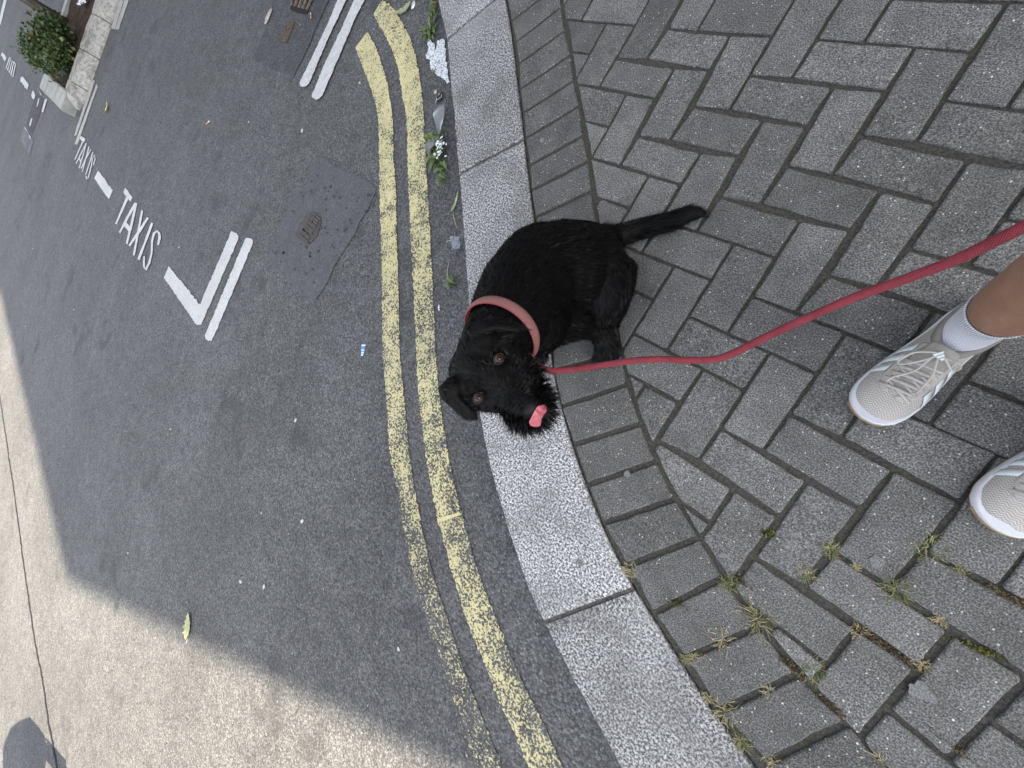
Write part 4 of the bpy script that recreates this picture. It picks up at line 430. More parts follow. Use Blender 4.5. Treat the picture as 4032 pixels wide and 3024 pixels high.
# ------------------------------------------------------------ planter
CT = D['pl']['cont']; ZT = .02
conc = M('planter_kerb', .85, .25)
cc = conc.ramp(conc.noise(26, 5, .7), [(.28, (.10, .095, .085)), (.45, (.27, .26, .235)), (.7, (.42, .405, .37))])
cc = conc.mix(conc.ramp(conc.noise(5.5, 4, .65), [(.5, 0), (.62, .75)]), cc, (.12, .115, .10))
conc.set('Base Color', cc); conc.set('Normal', conc.bump(conc.noise(120, 3), .6, .004))
pl = empty('planter', (-8.0, -.6, ZR)); tag(pl, 'low raised planting bed edged with weathered pale kerbstones', 'planter')
inv = Matrix.Translation((8.0, .6, -ZR))
# near face x as function of y from the contact line
CTa = np.array(CT)
xf = float(np.median(CTa[:5, 0]))
def pk_section(y0, y1, tilt=0):
    bm = bmesh.new(); rows = []
    for i in range(9):
        y = y0+(y1-y0)*i/8; e = .006 if i in (0, 8) else 0
        pro = [(-7.24, ZR-.05), (-7.255, ZR+.02), (-7.31, -.045), (-7.345, -.015), (-7.38, .004), (-7.43, ZT-.005), (-7.48, ZT-.001), (-7.66, ZT), (-7.665, -.1)]
        rows.append([bm.verts.new((x-e*.5+rnd.gauss(0, .002), y, z-e+rnd.gauss(0, .001))) for x, z in pro])
    for i in range(8):
        for k in range(8): bm.faces.new((rows[i][k], rows[i][k+1], rows[i+1][k+1], rows[i+1][k]))
    bm.faces.new(rows[0][::-1]); bm.faces.new(rows[-1])
    bmesh.ops.recalc_face_normals(bm, faces=bm.faces[:]); bm.transform(inv)
    return bmobj('kerbstone', bm, conc.m, pl)
ys = [1.5, .72, .02, -.42, -.93]
ys = [2.3, 1.6, .95, .30, -.12, -.62, -1.1]
ys = [2.4, 1.7, 1.0, .45] + sorted([float(np.mean([p[1] for p in j])) for j in D['pl']['joints']], reverse=True)
for a, b in zip(ys[:-1], ys[1:]): pk_section(a-.004, b+.004)
# rounded corner stone
ye = ys[-1]; bm = bmesh.new(); rows = []
yc = ye-.12
for i in range(14):
    if i < 2: c = (None, [ye-.004, yc][i]); ang = 0
    else: ang = (i-1)/12*math.pi/2
    pro = [(.25, ZR-.05), (.235, ZR+.02), (.18, -.045), (.145, -.015), (.11, .004), (.06, ZT-.005), (.01, ZT-.001), (-.17, ZT)]
    row = []
    for r, z in pro:
        if i == 0: x, y = -7.49+r, ye-.004
        else: x, y = -7.49+max(r, 0)*math.cos(ang)+min(r, 0), yc-max(r, 0)*.62*math.sin(ang)
        row.append(bm.verts.new((x, y, z)))
    rows.append(row)
for i in range(13):
    for k in range(7): bm.faces.new((rows[i][k], rows[i][k+1], rows[i+1][k+1], rows[i+1][k]))
bmesh.ops.remove_doubles(bm, verts=bm.verts[:], dist=.0005); bmesh.ops.recalc_face_normals(bm, faces=bm.faces[:])
if sum(f.normal.z for f in bm.faces) < 0: bmesh.ops.reverse_faces(bm, faces=bm.faces[:])
bm.transform(inv); bmobj('corner_stone', bm, conc.m, pl)
slab = M('planter_slab', .85, .25); slab.set('Base Color', slab.mix(1, slab.ramp(slab.noise(9, 4, .6), [(.3, (.25, .25, .23)), (.7, (.38, .38, .36))]), slab.ramp(slab.noise(1, 2, co=slab.mapping((9, .6, 1))), [(.3, .8), (.7, 1.1)]), 'MULTIPLY'))
bm = bmesh.new(); box(bm, -9.4, -7.49, -1.45, -1.215, ZR-.02, ZT-.002)
bmesh.ops.bevel(bm, geom=[e for e in bm.edges if all(v.co.z > 0 for v in e.verts)], offset=.012, segments=2, affect='EDGES')
bm.transform(inv); bmobj('end_slab', bm, slab.m, pl)
bm = bmesh.new(); box(bm, -7.655, -7.492, yc-.0, ye+.05, ZR, ZT-.006); bm.transform(inv); bmobj('kerb_core', bm, slab.m, pl)
soil = simple('soil', (.045, .032, .024), .95, .1, .5, 30, 1, 60)
bm = bmesh.new(); N = 30
G = [[bm.verts.new((-9.5+1.86*i/N, -1.205+3.7*j/N, -.02+.03*mnoise.noise(Vector((i*.5, j*.6, 0))))) for j in range(N+1)] for i in range(N+1)]
for i in range(N):
    for j in range(N): bm.faces.new((G[i][j], G[i+1][j], G[i+1][j+1], G[i][j+1]))
bm.transform(inv); bmobj('soil_bed', bm, soil, pl)
bm = bmesh.new(); box(bm, -9.65, -9.452, -1.2, 2.4, ZR-.02, ZT-.004); bm.transform(inv); bmobj('far_kerbstone', bm, slab.m, pl)
# ------------------------------------------------------------ foliage helpers
def leafmat(name, stops, rough=.45):
    q = M(name, rough, .4); q.set('Base Color', q.ramp(q.attr('tint'), stops)); q.set('Subsurface Weight', 0); return q.m
LEAF = leafmat('shrub_leaf', [(0, (.012, .024, .008)), (.35, (.030, .056, .016)), (.75, (.058, .095, .026)), (.93, (.12, .14, .04)), (1, (.22, .14, .05))])
def leaf_cloud(name, pts, size, m, parent, up=.3, pinch=.45, seed=3, tint=(.5, .25)):
    r = np.random.default_rng(seed); n = len(pts); P = np.array(pts)
    d = r.normal(size=(n, 3)); d[:, 2] += up; d /= np.linalg.norm(d, axis=1)[:, None]
    s = np.cross(d, r.normal(size=(n, 3))); s /= np.linalg.norm(s, axis=1)[:, None]; nn = np.cross(d, s)
    L = size*r.uniform(.6, 1.4, n)[:, None]; Wd = L*pinch
    V = np.stack([P, P+d*L*.5+s*Wd+nn*L*.08, P+d*L, P+d*L*.5-s*Wd+nn*L*.08], 1).reshape(-1, 3)
    F = np.arange(4*n).reshape(-1, 4)
    me = bpy.data.meshes.new(name); me.from_pydata(V.tolist(), [], F.tolist()); me.update()
    t = np.clip(r.normal(tint[0], tint[1], n), 0, 1); t[r.random(n) < .02] = 1
    at = me.attributes.new('tint', 'FLOAT', 'POINT'); at.data.foreach_set('value', np.repeat(t, 4).astype(np.float32))
    return link(name, me, m, parent)
BARK = M('bark', .9, .2); BARK.set('Base Color', BARK.ramp(BARK.noise(30, 4, .7, co=BARK.mapping((1, 1, .15))), [(.3, (.06, .05, .042)), (.7, (.17, .145, .12))])); BARK.set('Normal', BARK.bump(BARK.noise(40, 4, .7, co=BARK.mapping((1, 1, .15))), .8, .01)); BARK = BARK.m
def tube(bm, pts, rads, seg=8, cap=True):
    pts = [Vector(p) for p in pts]; rings = []; up = Vector((0, 0, 1)); prev = None
    for i, p in enumerate(pts):
        t = (pts[min(i+1, len(pts)-1)]-pts[max(i-1, 0)]).normalized()
        if prev is None:
            a = t.orthogonal().normalized()
        else:
            a = (prev-t*prev.dot(t)).normalized()
        prev = a; b = t.cross(a); r = rads[i] if isinstance(rads, (list, tuple)) else rads
        rings.append([bm.verts.new(p+(a*math.cos(2*math.pi*k/seg)+b*math.sin(2*math.pi*k/seg))*r) for k in range(seg)])
    for A, B in zip(rings[:-1], rings[1:]):
        for k in range(seg): bm.faces.new((A[k], A[(k+1) % seg], B[(k+1) % seg], B[k]))
    if cap: bm.faces.new(rings[0][::-1]); bm.faces.new(rings[-1])
    return rings
def shrub(cx, cy, rx, ry, h, n, label, seed):
    r = np.random.default_rng(seed); sh = empty('shrub', (cx, cy, 0)); tag(sh, label, 'shrub')
    bm = bmesh.new(); tips = []
    for k in range(26):
        a = r.uniform(0, 6.28); q_ = r.uniform(.2, 1)**.6
        tip = np.array([rx*q_*math.cos(a), ry*q_*math.sin(a), h*(1-.45*q_**2)*r.uniform(.65, 1.12)]); tips.append(tip)
        tube(bm, [(tip[0]*.2, tip[1]*.2, 0), (tip[0]*.55, tip[1]*.6, tip[2]*.5), tuple(tip)], [.008, .006, .002], 5)
    bmobj('stems', bm, BARK, sh)
    pts = []
    for k in range(n):
        t = tips[r.integers(len(tips))]; f = r.uniform(.15, 1)**.7; p = t*np.array([.3+.7*f, .3+.7*f, f])+r.normal(size=3)*np.array([.06, .06, .045])
        p[2] = max(p[2], .01); pts.append(p)
    leaf_cloud('foliage', pts, .034, LEAF, sh, seed=seed)
    return sh
shrub(-8.3, -.84, .56, .30, .36, 9000, 'bushy green shrub at the corner of the planting bed', 5)
shrub(-8.15, .42, .38, .58, .30, 10000, 'green shrub on the far side of the thin tree trunk', 6)
shrub(-8.3, 1.6, .6, .6, .42, 5000, 'green shrub at the out of sight end of the planting bed', 8)
# tree, trunk leaning a little, crown above the picture
tr = empty('tree', (-9.3, -.48, 0)); tag(tr, 'thin bare trunk of a young street tree rising out of the planting bed', 'tree')
bm = bmesh.new(); tube(bm, [(0, 0, -.02), (.01, .0, .5), (.03, .03, 1.3), (.02, .06, 2.2), (.05, .1, 3.4), (.02, .1, 4.6)], [.075, .06, .055, .05, .035, .012], 12); bmobj('trunk', bm, BARK, tr, True)
r_ = np.random.default_rng(4); bm = bmesh.new(); pts = []
for k in range(16):
    z0 = 2.1+k*.15; a = k*2.4; L = 1.1-.04*k; e = Vector((math.cos(a)*L, math.sin(a)*L, z0+.6))
    tube(bm, [(.03, .08, z0), (e.x*.5, e.y*.5, z0+.25), tuple(e)], [.025, .016, .005], 6)
    for _ in range(420):
        f = r_.uniform(.2, 1.1); pts.append(np.array([e.x*f, e.y*f, z0+.6*f])+r_.normal(size=3)*.16)
bmobj('limb', bm, BARK, tr); leaf_cloud('crown', pts, .07, LEAF, tr, seed=12)
COLN = (.25, -.62, .55)
# ------------------------------------------------------------ dog
DG = D['dog']; Fv, Lv, Uv, E0 = (Vector(DG[k]) for k in 'FLUE')
def HP_(f, l, u): return E0+Fv*f+Lv*l+Uv*u
dog = empty('dog', (-.06, -.62, 0)); dog['label'] = 'black rough coated dog sitting on the kerb, licking its nose and looking up'; dog['category'] = 'dog'
dinv = Matrix.Translation((.06, .62, 0))
_ico = {}
def ico(sub):
    if sub not in _ico:
        bm = bmesh.new(); bmesh.ops.create_icosphere(bm, subdivisions=sub, radius=1); bm.verts.ensure_lookup_table()
        _ico[sub] = (np.array([v.co[:] for v in bm.verts]), np.array([[v.index for v in f.verts] for f in bm.faces])); bm.free()
    return _ico[sub]
def capsules(chains):
    """a heap of overlapping balls along each limb; remeshed() fuses them into one skin"""
    VS = []; FS = []; n0 = 0
    for name, pts in chains:
        for (a, b) in zip(pts[:-1], pts[1:]):
            pa, pb = np.array(a[:3]), np.array(b[:3]); n = max(1, int(np.linalg.norm(pb-pa)/(min(a[3], b[3])*.25)))
            for k in range(n+1):
                t = k/n; p = pa*(1-t)+pb*t; r = a[3]*(1-t)+b[3]*t; V, F = ico(3 if r < .05 else 4 if r > .09 else 3); V = V*r
                if name == 'ear':
                    pv = Vector(p); nrm = np.array((Uv*.55+(pv-HP_(-.03, 0, -.02)).normalized()*.8).normalized()); V = V-np.outer(V@nrm, nrm)*.6
                VS.append(V+p); FS.append(F+n0); n0 += len(V)
    V = np.concatenate(VS); F = np.concatenate(FS); me = bpy.data.meshes.new('tmp'); me.vertices.add(len(V)); me.vertices.foreach_set('co', V.astype(np.float32).ravel())
    me.loops.add(F.size); me.loops.foreach_set('vertex_index', F.ravel().astype(np.int32)); me.polygons.add(len(F)); me.polygons.foreach_set('loop_start', (np.arange(len(F))*3).astype(np.int32)); me.update(calc_edges=True)
    return me
def remeshed(bm, vox, it, fac=.6):
    me = bm; o = bpy.data.objects.new('tmp', me); COL.objects.link(o)
    m_ = o.modifiers.new('r', 'REMESH'); m_.mode = 'VOXEL'; m_.voxel_size = vox; m_.adaptivity = 0
    s_ = o.modifiers.new('s', 'SMOOTH'); s_.factor = fac; s_.iterations = it
    bpy.context.view_layer.update(); dg = bpy.context.evaluated_depsgraph_get(); me2 = bpy.data.meshes.new_from_object(o.evaluated_get(dg))
    bpy.data.objects.remove(o); bpy.data.meshes.remove(me); return me2
FUR = M('black_fur', .30, .19)
FUR.set('Base Color', FUR.ramp(FUR.attr('tint'), [(0, (.0006, .0006, .0007)), (.6, (.0018, .0017, .0020)), (.93, (.007, .0064, .0066)), (1, (.05, .044, .04))]))
FUR.b.inputs['Sheen Weight'].default_value = .0
FUR = FUR.m
SKIN = M('black_hide', .6, .12).set('Base Color', (.002, .002, .0022, 1)).m
hair = DG['chains']
me = remeshed(capsules(hair), .0042, 9)
me.transform(dinv); me.name = 'body'
body = link('body', me, SKIN, dog, True)
from mathutils.bvhtree import BVHTree
bmt = bmesh.new(); bmt.from_mesh(me); bmt.transform(Matrix.Translation((-.06, -.62, 0))); BV = BVHTree.FromBMesh(bmt); bmt.free()   # world space
# ---- fur: tapered blades rooted on the hide, combed along each limb
def fur_obj(name, roots, dirs, lens, wid, parent, m, seed, curl=.15, grav=.25, tint=(.45, .22), seg=2, clump=.008, cf=.55):
    r = np.random.default_rng(seed); n = len(roots); P = np.array([tuple(x) for x in roots]); d = np.array([tuple(x) for x in dirs])
    # locks: every blade leans toward the tip of the lock its root falls in
    key = np.floor(P/clump+.35*np.sin(P[:, [1, 2, 0]]/clump*1.7)).astype(int); _, inv_ = np.unique(key, axis=0, return_inverse=True); inv_ = inv_.ravel(); cnt = np.bincount(inv_)
    LL = np.array(lens)[:, None]; d = d/np.linalg.norm(d, axis=1)[:, None]; lock = r.normal(size=(len(cnt), 3))*(.16 if cf > .5 else .07)
    tip = P+d*LL; ct = np.stack([np.bincount(inv_, tip[:, k])/cnt for k in range(3)], 1)[inv_]+lock[inv_]*LL; tip = tip*(1-cf)+ct*cf; d = tip-P; d /= np.linalg.norm(d, axis=1)[:, None]
    L = np.array(lens)[:, None]; c = np.cross(d, r.normal(size=(n, 3))); c /= np.linalg.norm(c, axis=1)[:, None]
    bend = c*curl*r.normal(size=(n, 1)); bend[:, 2] -= grav
    s = np.cross(d, r.normal(size=(n, 3))); s /= np.linalg.norm(s, axis=1)[:, None]; W_ = np.array(wid)[:, None] if not np.isscalar(wid) else wid
    vs = []
    for k in range(seg+1):
        t = k/seg; p = P+d*L*t+bend*L*t*t
        if k < seg: vs += [p+s*W_*(1-t*.55), p-s*W_*(1-t*.55)]
        else: vs += [p]
    V = np.stack(vs, 1); m1 = V.shape[1]; V = V.reshape(-1, 3); o = np.arange(n)[:, None]*m1
    F = []
    quads = np.concatenate([o+np.array([[2*k, 2*k+1, 2*k+3, 2*k+2]]) for k in range(seg-1)], 0) if seg > 1 else np.zeros((0, 4), int)
    tris = o+np.array([[2*seg-2, 2*seg-1, 2*seg]])
    me = bpy.data.meshes.new(name); nv = len(V); nq, ntr = len(quads), len(tris)
    me.vertices.add(nv); me.vertices.foreach_set('co', V.astype(np.float32).ravel())
    loops = np.concatenate([quads.ravel(), tris.ravel()]).astype(np.int32); me.loops.add(len(loops)); me.loops.foreach_set('vertex_index', loops)
    me.polygons.add(nq+ntr); ls = np.concatenate([np.arange(nq)*4, nq*4+np.arange(ntr)*3]).astype(np.int32)
    me.polygons.foreach_set('loop_start', ls); me.update(calc_edges=True)
    t_ = np.clip(r.normal(tint[0], tint[1]*.6, n)+(r.normal(size=len(cnt))*tint[1])[inv_], 0, .97); t_[r.random(n) < .004] = 1
    at = me.attributes.new('tint', 'FLOAT', 'POINT'); at.data.foreach_set('value', np.repeat(t_, m1).astype(np.float32))
    at = me.attributes
    return link(name, me, m, parent, True)
# segments for combing
segs = []
for name, pts in hair:
    for a, b in zip(pts[:-1], pts[1:]): segs.append((name, Vector(a[:3]), Vector(b[:3]), (a[3]+b[3])/2))
def flow(p, nrm):
    best = None; bd = 1e9
    for name, a, b, r in segs:
        ab = b-a; t = max(0, min(1, (p-a).dot(ab)/max(ab.length_squared, 1e-9))); d = (p-(a+ab*t)).length-r
        if d < bd: bd = d; best = (name, ab)
    name, ab = best; v = ab.normalized()
    if name == 'torso': v = -v+Vector((0, 0, -.35)); L, lift = .016, .22
    elif name in ('hind', 'fore'): v = v+Vector((0, 0, -.2)); L, lift = .016, .28
    elif name == 'tail': L, lift = (.030 if p.x < .06 else .018), .18
    elif name == 'skull': v = -Fv*.75+(p-HP_(-.03, 0, p.dot(Uv)-E0.dot(Uv))).normalized()*.6; L, lift = .011, .25
    elif name == 'muzzle': v = -Fv*.25+(nrm-Uv*nrm.dot(Uv))*1.0; L, lift = .013, .35
    elif name in ('jaw', 'whisk'): v = Fv*.5+(nrm-Uv*nrm.dot(Uv)*.3)*.9-Uv*.5; L, lift = .024, .5
    else: v = -v if False else v; L, lift = .012, .15
    v = v-nrm*v.dot(nrm)
    if v.length < 1e-4: v = nrm.orthogonal()
    return name, (v.normalized()*(1-lift)+nrm*lift), L
rg = random.Random(11)
tris = []; acc = []; A = 0
me.calc_loop_triangles(); off = Vector((-.06, -.62, 0))
for t in me.loop_triangles:
    A += t.area; acc.append(A)
import bisect
roots = []; dirs = []; lens = []
EYES = [Vector(e) for e in DG['eyes']]; NOSE = Vector(DG['nose'])
vcache = me.vertices; NF = 76000
for k in range(NF):
    t = me.loop_triangles[bisect.bisect_left(acc, rg.random()*A) if True else 0]
    u, v = rg.random(), rg.random()
    if u+v > 1: u, v = 1-u, 1-v
    a, b, c = (vcache[i].co for i in t.vertices); p = a+(b-a)*u+(c-a)*v+off; nr = t.normal
    if p.z < .004: continue
    de = min((p-e).length for e in EYES)
    if de < .0135 or (p-NOSE).length < .0165: continue
    name, d, L = flow(p, nr)
    if de < .030: L = min(L, .007)
    roots.append(p-off-nr*.001); dirs.append(d); lens.append(L*rg.uniform(.6, 1.3))
fur_obj('fur', roots, dirs, lens, .00042, dog, FUR, 21, curl=.14, grav=.1, clump=.011, cf=.34, tint=(.42, .16))
# ---- long beard, brows and the tuft above each eye
roots = []; dirs = []; lens = []
def shoot(p0, dr):
    h = BV.ray_cast(p0, dr)
    return (h[0], h[1]) if h[0] is not None else (None, None)
for k in range(3800):
    f = rg.uniform(.015, .085); ang = rg.uniform(-1.0, math.pi+1.0)  # around the muzzle, mostly sides and below
    o_ = HP_(f, 0, -.05); dr = (Lv*math.cos(ang)-Uv*math.sin(ang)*.8+Fv*rg.uniform(-.2, .9)).normalized()
    far = o_+dr*.2; p, nr = shoot(far, -dr)
    if p is None or (p-NOSE).length < .017: continue
    d = (dr*.8+Fv*.55+Uv*rg.uniform(-.3, .25)).normalized()
    roots.append(p-off); dirs.append(d); lens.append(rg.uniform(.014, .034)*(1 if math.sin(ang) > -.2 else .5)*(.6+.4*min(1, f/.05)))
fur_obj('beard', roots, dirs, lens, .0006, dog, FUR, 23, curl=.22, grav=.12, tint=(.45, .2), seg=3, clump=.0085, cf=.8)
roots = []; dirs = []; lens = []
for sgn, e in ((1, EYES[1]), (-1, EYES[0])):
    for k in range(420):
        q_ = e-Fv*rg.uniform(.008, .018)+Lv*rg.gauss(0, .009)+Uv*.03
        p, nr = shoot(q_+Uv*.05, -Uv)
        if p is None: continue
        roots.append(p-off); dirs.append((-Fv*rg.uniform(-.3, .8)+Uv*.75+Lv*sgn*rg.uniform(-.1, .7)).normalized()); lens.append(rg.uniform(.010, .026))
fur_obj('eyebrows', roots, dirs, lens, .0004, dog, FUR, 25, curl=.3, grav=.1, tint=(.85, .14), seg=3)
# ---- eyes
q = M('dog_eye', .03, .36); q.b.inputs['Coat Weight'].default_value = 0; q.b.inputs['Coat Roughness'].default_value = .01
rr = q.math('POWER', q.math('ADD', q.math('POWER', q.sep(0), 2), q.math('POWER', q.sep(1), 2)), .5)
q.set('Base Color', q.mix(q.math('MULTIPLY', q.noise(900, 2), .35), q.ramp(q.math('MULTIPLY', rr, 100), [(.0, (.002, .002, .002)), (.38, (.001, .001, .001)), (.46, (.030, .011, .006)), (.64, (.065, .026, .012)), (.70, (.006, .003, .002)), (.86, (.007, .004, .003)), (.93, (.10, .09, .085))]), (.035, .012, .006)))
EYE = q.m
LID = M('eyelid', .5, .25).set('Base Color', (.0018, .0018, .0018, 1)).m
for i, e in enumerate(EYES):
    sgn = -1 if i == 0 else 1
    look = (cam.matrix_world.translation-e).normalized()
    R4 = look.to_track_quat('Z', 'Y').to_matrix().to_4x4(); c = e-look*.0045
    bm = bmesh.new(); bmesh.ops.create_uvsphere(bm, u_segments=32, v_segments=24, radius=.0100)
    for v in bm.verts:
        r2 = math.hypot(v.co.x, v.co.y)
        if v.co.z > 0 and r2 < .0065: v.co.z += .0011*(1-(r2/.0065)**2)
    eo = bmobj('eye', bm, EYE, dog, True); eo.matrix_local = dinv @ Matrix.Translation(c) @ R4
    bm = bmesh.new(); ring = []; n = 40
    ax = (Lv*1.0-look*Lv.dot(look)).normalized(); ay = look.cross(ax)
    vs = []
    for k in range(n):
        a = 2*math.pi*k/n; row = []
        for j in range(8):
            b = 2*math.pi*j/8; R1_, r1_ = .0094+.0026*math.cos(b), .0026*math.sin(b)
            sq = .84 if True else 1
            pp = c+ax*math.cos(a)*R1_*1.06+ay*math.sin(a)*R1_*sq+look*(.0055+r1_)-look*.004*abs(math.cos(a))**2
            row.append(bm.verts.new(pp-off))
        vs.append(row)
    for k in range(n):
        for j in range(8): bm.faces.new((vs[k][j], vs[(k+1) % n][j], vs[(k+1) % n][(j+1) % 8], vs[k][(j+1) % 8]))
    bmesh.ops.recalc_face_normals(bm, faces=bm.faces[:])
    lid = bmobj('eyelid', bm, LID, dog, True)
# ---- nose leather with two nostrils
NM = M('nose_leather', .42, .22); NM.set('Base Color', (.0025, .0027, .0035, 1)); NM.set('Normal', NM.bump(NM.vor(700), .5, .0008)); NM = NM.m
bm = bmesh.new(); bmesh.ops.create_uvsphere(bm, u_segments=40, v_segments=28, radius=1)
for v in bm.verts:
    x, y, z = v.co
    for s_ in (-1, 1):   # nostrils open to the front and sides
        d = math.sqrt((x-.80)**2*.8+(y-s_*.48)**2*2.2+(z+.12)**2*3.2)
        if d < .46: v.co *= 1-.42*(1-d/.46)
    if abs(y) < .12 and x > 0 and z < .3: v.co *= 1-.10*(1-abs(y)/.12)
RN = Matrix((Fv, Lv, Uv)).transposed().to_4x4()
bm.transform(dinv @ Matrix.Translation(NOSE-Fv*.008-Uv*.004) @ RN @ Matrix.Diagonal((.0135, .0170, .0130, 1)))
bmobj('nose', bm, NM, dog, True)
# ---- tongue curling up over the lip
TM = M('tongue', .38, .5); TM.set('Base Color', TM.ramp(TM.noise(200, 3), [(.3, (.33, .065, .085)), (.7, (.46, .12, .145))])); TM.b.inputs['Subsurface Weight'].default_value = .25; TM.b.inputs['Subsurface Radius'].default_value = (.004, .0015, .001); TM.set('Normal', TM.bump(TM.vor(900), .35, .0006)); TM = TM.m
tp = [Vector(p) for p in DG['tongue']]; bm = bmesh.new(); rows = []
N = 28
def cat(ps, t):
    n = len(ps)-1; f = t*n; i = min(int(f), n-1); u = f-i; p0, p1, p2, p3 = ps[max(i-1, 0)], ps[i], ps[i+1], ps[min(i+2, n)]
    return .5*((2*p1)+(p2-p0)*u+(2*p0-5*p1+4*p2-p3)*u*u+(3*p1-p0-3*p2+p3)*u**3)
look = (cam.matrix_world.translation-tp[2]).normalized()
for i in range(N+1):
    t = i/N; p = cat(tp, t); d = (cat(tp, min(1, t+.02))-cat(tp, max(0, t-.02))).normalized(); s_ = d.cross(look).normalized()
    wdt = .0094*(1.04-.30*t+.05*math.sin(t*9+.4))*(min(1, (t*6+.10)**.6))*(min(1, ((1-t)*5+.06)**.6))
    row = []
    for k in range(12):
        a = 2*math.pi*k/12; row.append(bm.verts.new(p+s_*(math.cos(a)*wdt+.0016*math.sin(t*7))+look*(math.sin(a)*.0022+.0050*math.cos(a)**2+.0016*math.sin(t*15+1))-off))
    rows.append(row)
for a, b in zip(rows[:-1], rows[1:]):
    for k in range(12): bm.faces.new((a[k], a[(k+1) % 12], b[(k+1) % 12], b[k]))
bm.faces.new(rows[0][::-1]); bm.faces.new(rows[-1]); bmesh.ops.recalc_face_normals(bm, faces=bm.faces[:])
bmobj('tongue', bm, TM, dog, True)
# ---- collar: band wrapped round the neck
q = M('collar_webbing', .85, .2)
wv = q.wave(210, .6, 2, co=q.mapping((1, 1, 1), (0.4, .5, .78)))
q.set('Base Color', q.mix(q.attr('edge'), q.mix(q.math('MULTIPLY', wv, .7), (.21, .092, .085), (.33, .165, .150)), (.20, .010, .018))); q.set('Normal', q.bump(wv, .5, .001)); COLM = q.m
Cn = Vector(DG['collar'][0]); nax = Vector(COLN).normalized()
ax = nax.orthogonal().normalized(); ay = nax.cross(ax); n = 96; cp = []
for k in range(n):
    a = 2*math.pi*k/n; d = ax*math.cos(a)+ay*math.sin(a); h = BV.ray_cast(Cn+d*.14, -d)
    cp.append((Cn+d*(max(((h[0]-Cn).length if h[0] is not None else .07), .05)), d))
rad = [(p-Cn).length for p, d in cp]
for _ in range(6): rad = [(rad[k-1]+2*rad[k]+rad[(k+1) % n])/4 for k in range(n)]
bm = bmesh.new(); rows = []; ev = []
for k in range(n):
    d = cp[k][1]; row = []
    for s_, o_, e_ in ((-.0135, .004, 1), (-.0125, .0065, .2), (-.006, .009, 0), (0, .0098, 0), (.006, .009, 0), (.0125, .0065, .2), (.0135, .004, 1), (.0, .002, 0)):
        row.append(bm.verts.new(Cn+d*(rad[k]+o_-.001)+nax*s_-off)); ev.append(e_)
    rows.append(row)
for k in range(n):
    a, b = rows[k], rows[(k+1) % n]
    for j in range(8): bm.faces.new((a[j], a[(j+1) % 8], b[(j+1) % 8], b[j]))
bmesh.ops.recalc_face_normals(bm, faces=bm.faces[:])
co = bmobj('collar', bm, COLM, dog, True); at = co.data.attributes.new('edge', 'FLOAT', 'POINT'); at.data.foreach_set('value', np.array(ev, np.float32))
METAL = M('worn_metal', .3, .5).set('Base Color', (.55, .52, .5, 1)).set('Metallic', 1.0).m
lp = [Vector(p) for p in DG['leash']]
rp = lp[0]-off; bm = bmesh.new()
tube(bm, [rp+Vector((math.cos(a)*.008, .002*math.sin(a*2), math.sin(a)*.008)) for a in [2*math.pi*k/16 for k in range(17)]], .0016, 8); bmobj('collar_ring', bm, METAL, dog, True)
# ------------------------------------------------------------ leash
q = M('rope_leash', .8, .25)
ang = q.attr('ang'); ln = q.attr('len')
b1 = q.math('SINE', q.math('ADD', q.math('MULTIPLY', ln, 2600), q.math('MULTIPLY', ang, 14))); b2 = q.math('SINE', q.math('SUBTRACT', q.math('MULTIPLY', ln, 2600), q.math('MULTIPLY', ang, 14)))
br = q.math('MAXIMUM', b1, b2)
q.set('Base Color', q.mix(1, q.mix(q.ramp(br, [(.1, 0), (.9, 1)]), (.13, .017, .026), (.29, .050, .063)), q.ramp(q.noise(30, 3), [(.3, .75), (.7, 1.15)]), 'MULTIPLY'))
q.set('Normal', q.bump(br, .6, .0012)); LM = q.m
NP = 330; pts = [cat(lp, i/NP) for i in range(NP+1)]
vs = []; fs = []; aa = []; ll = []; prev = None; s_ = 0
for i, p in enumerate(pts):
    t = (pts[min(i+1, NP)]-pts[max(i-1, 0)]).normalized(); a = t.orthogonal().normalized() if prev is None else (prev-t*prev.dot(t)).normalized(); prev = a; b = t.cross(a)
    if i: s_ += (p-pts[i-1]).length
    for k in range(16):
        an = 2*math.pi*k/16; r = .0059; vs.append(p+(a*math.cos(an)+b*math.sin(an))*r); aa.append(an if k else 0); ll.append(s_)
    if i:
        for k in range(16):
            o = (i-1)*16; fs.append((o+k, o+(k+1) % 16, o+16+(k+1) % 16, o+16+k))
fs.append(tuple(range(16))[::-1]); fs.append(tuple(range(NP*16, NP*16+16)))
ls = pyobj('leash', vs, fs, LM, None, True, {'ang': aa, 'len': ll}); tag(ls, 'red pink braided rope leash running from the dog collar toward the hand', 'leash')
# ------------------------------------------------------------ people
def skinmat(name, a, b):
    q = M(name, .5, .4); q.set('Base Color', q.ramp(q.noise(35, 4, .6), [(.3, a), (.7, b)])); q.b.inputs['Subsurface Weight'].default_value = .12; q.b.inputs['Subsurface Radius'].default_value = (.01, .004, .002); q.set('Normal', q.bump(q.noise(700, 2), .12, .0006)); return q.m
SKB = skinmat('brown_skin', (.205, .110, .070), (.275, .152, .10))
def cloth(name, col, rough=.9):
    q = M(name, rough, .15); q.set('Base Color', q.ramp(q.noise(60, 4), [(.3, tuple(c*.85 for c in col)), (.7, tuple(min(1, c*1.1) for c in col))])); q.set('Normal', q.bump(q.noise(500, 2), .4, .001)); return q.m
def chainmesh(name, chains, inv, m, parent, vox=.008, it=8):
    me = remeshed(capsules([('x', c) for n, c in chains]), vox, it); me.transform(inv); me.name = name
    return link(name, me, m, parent, True)
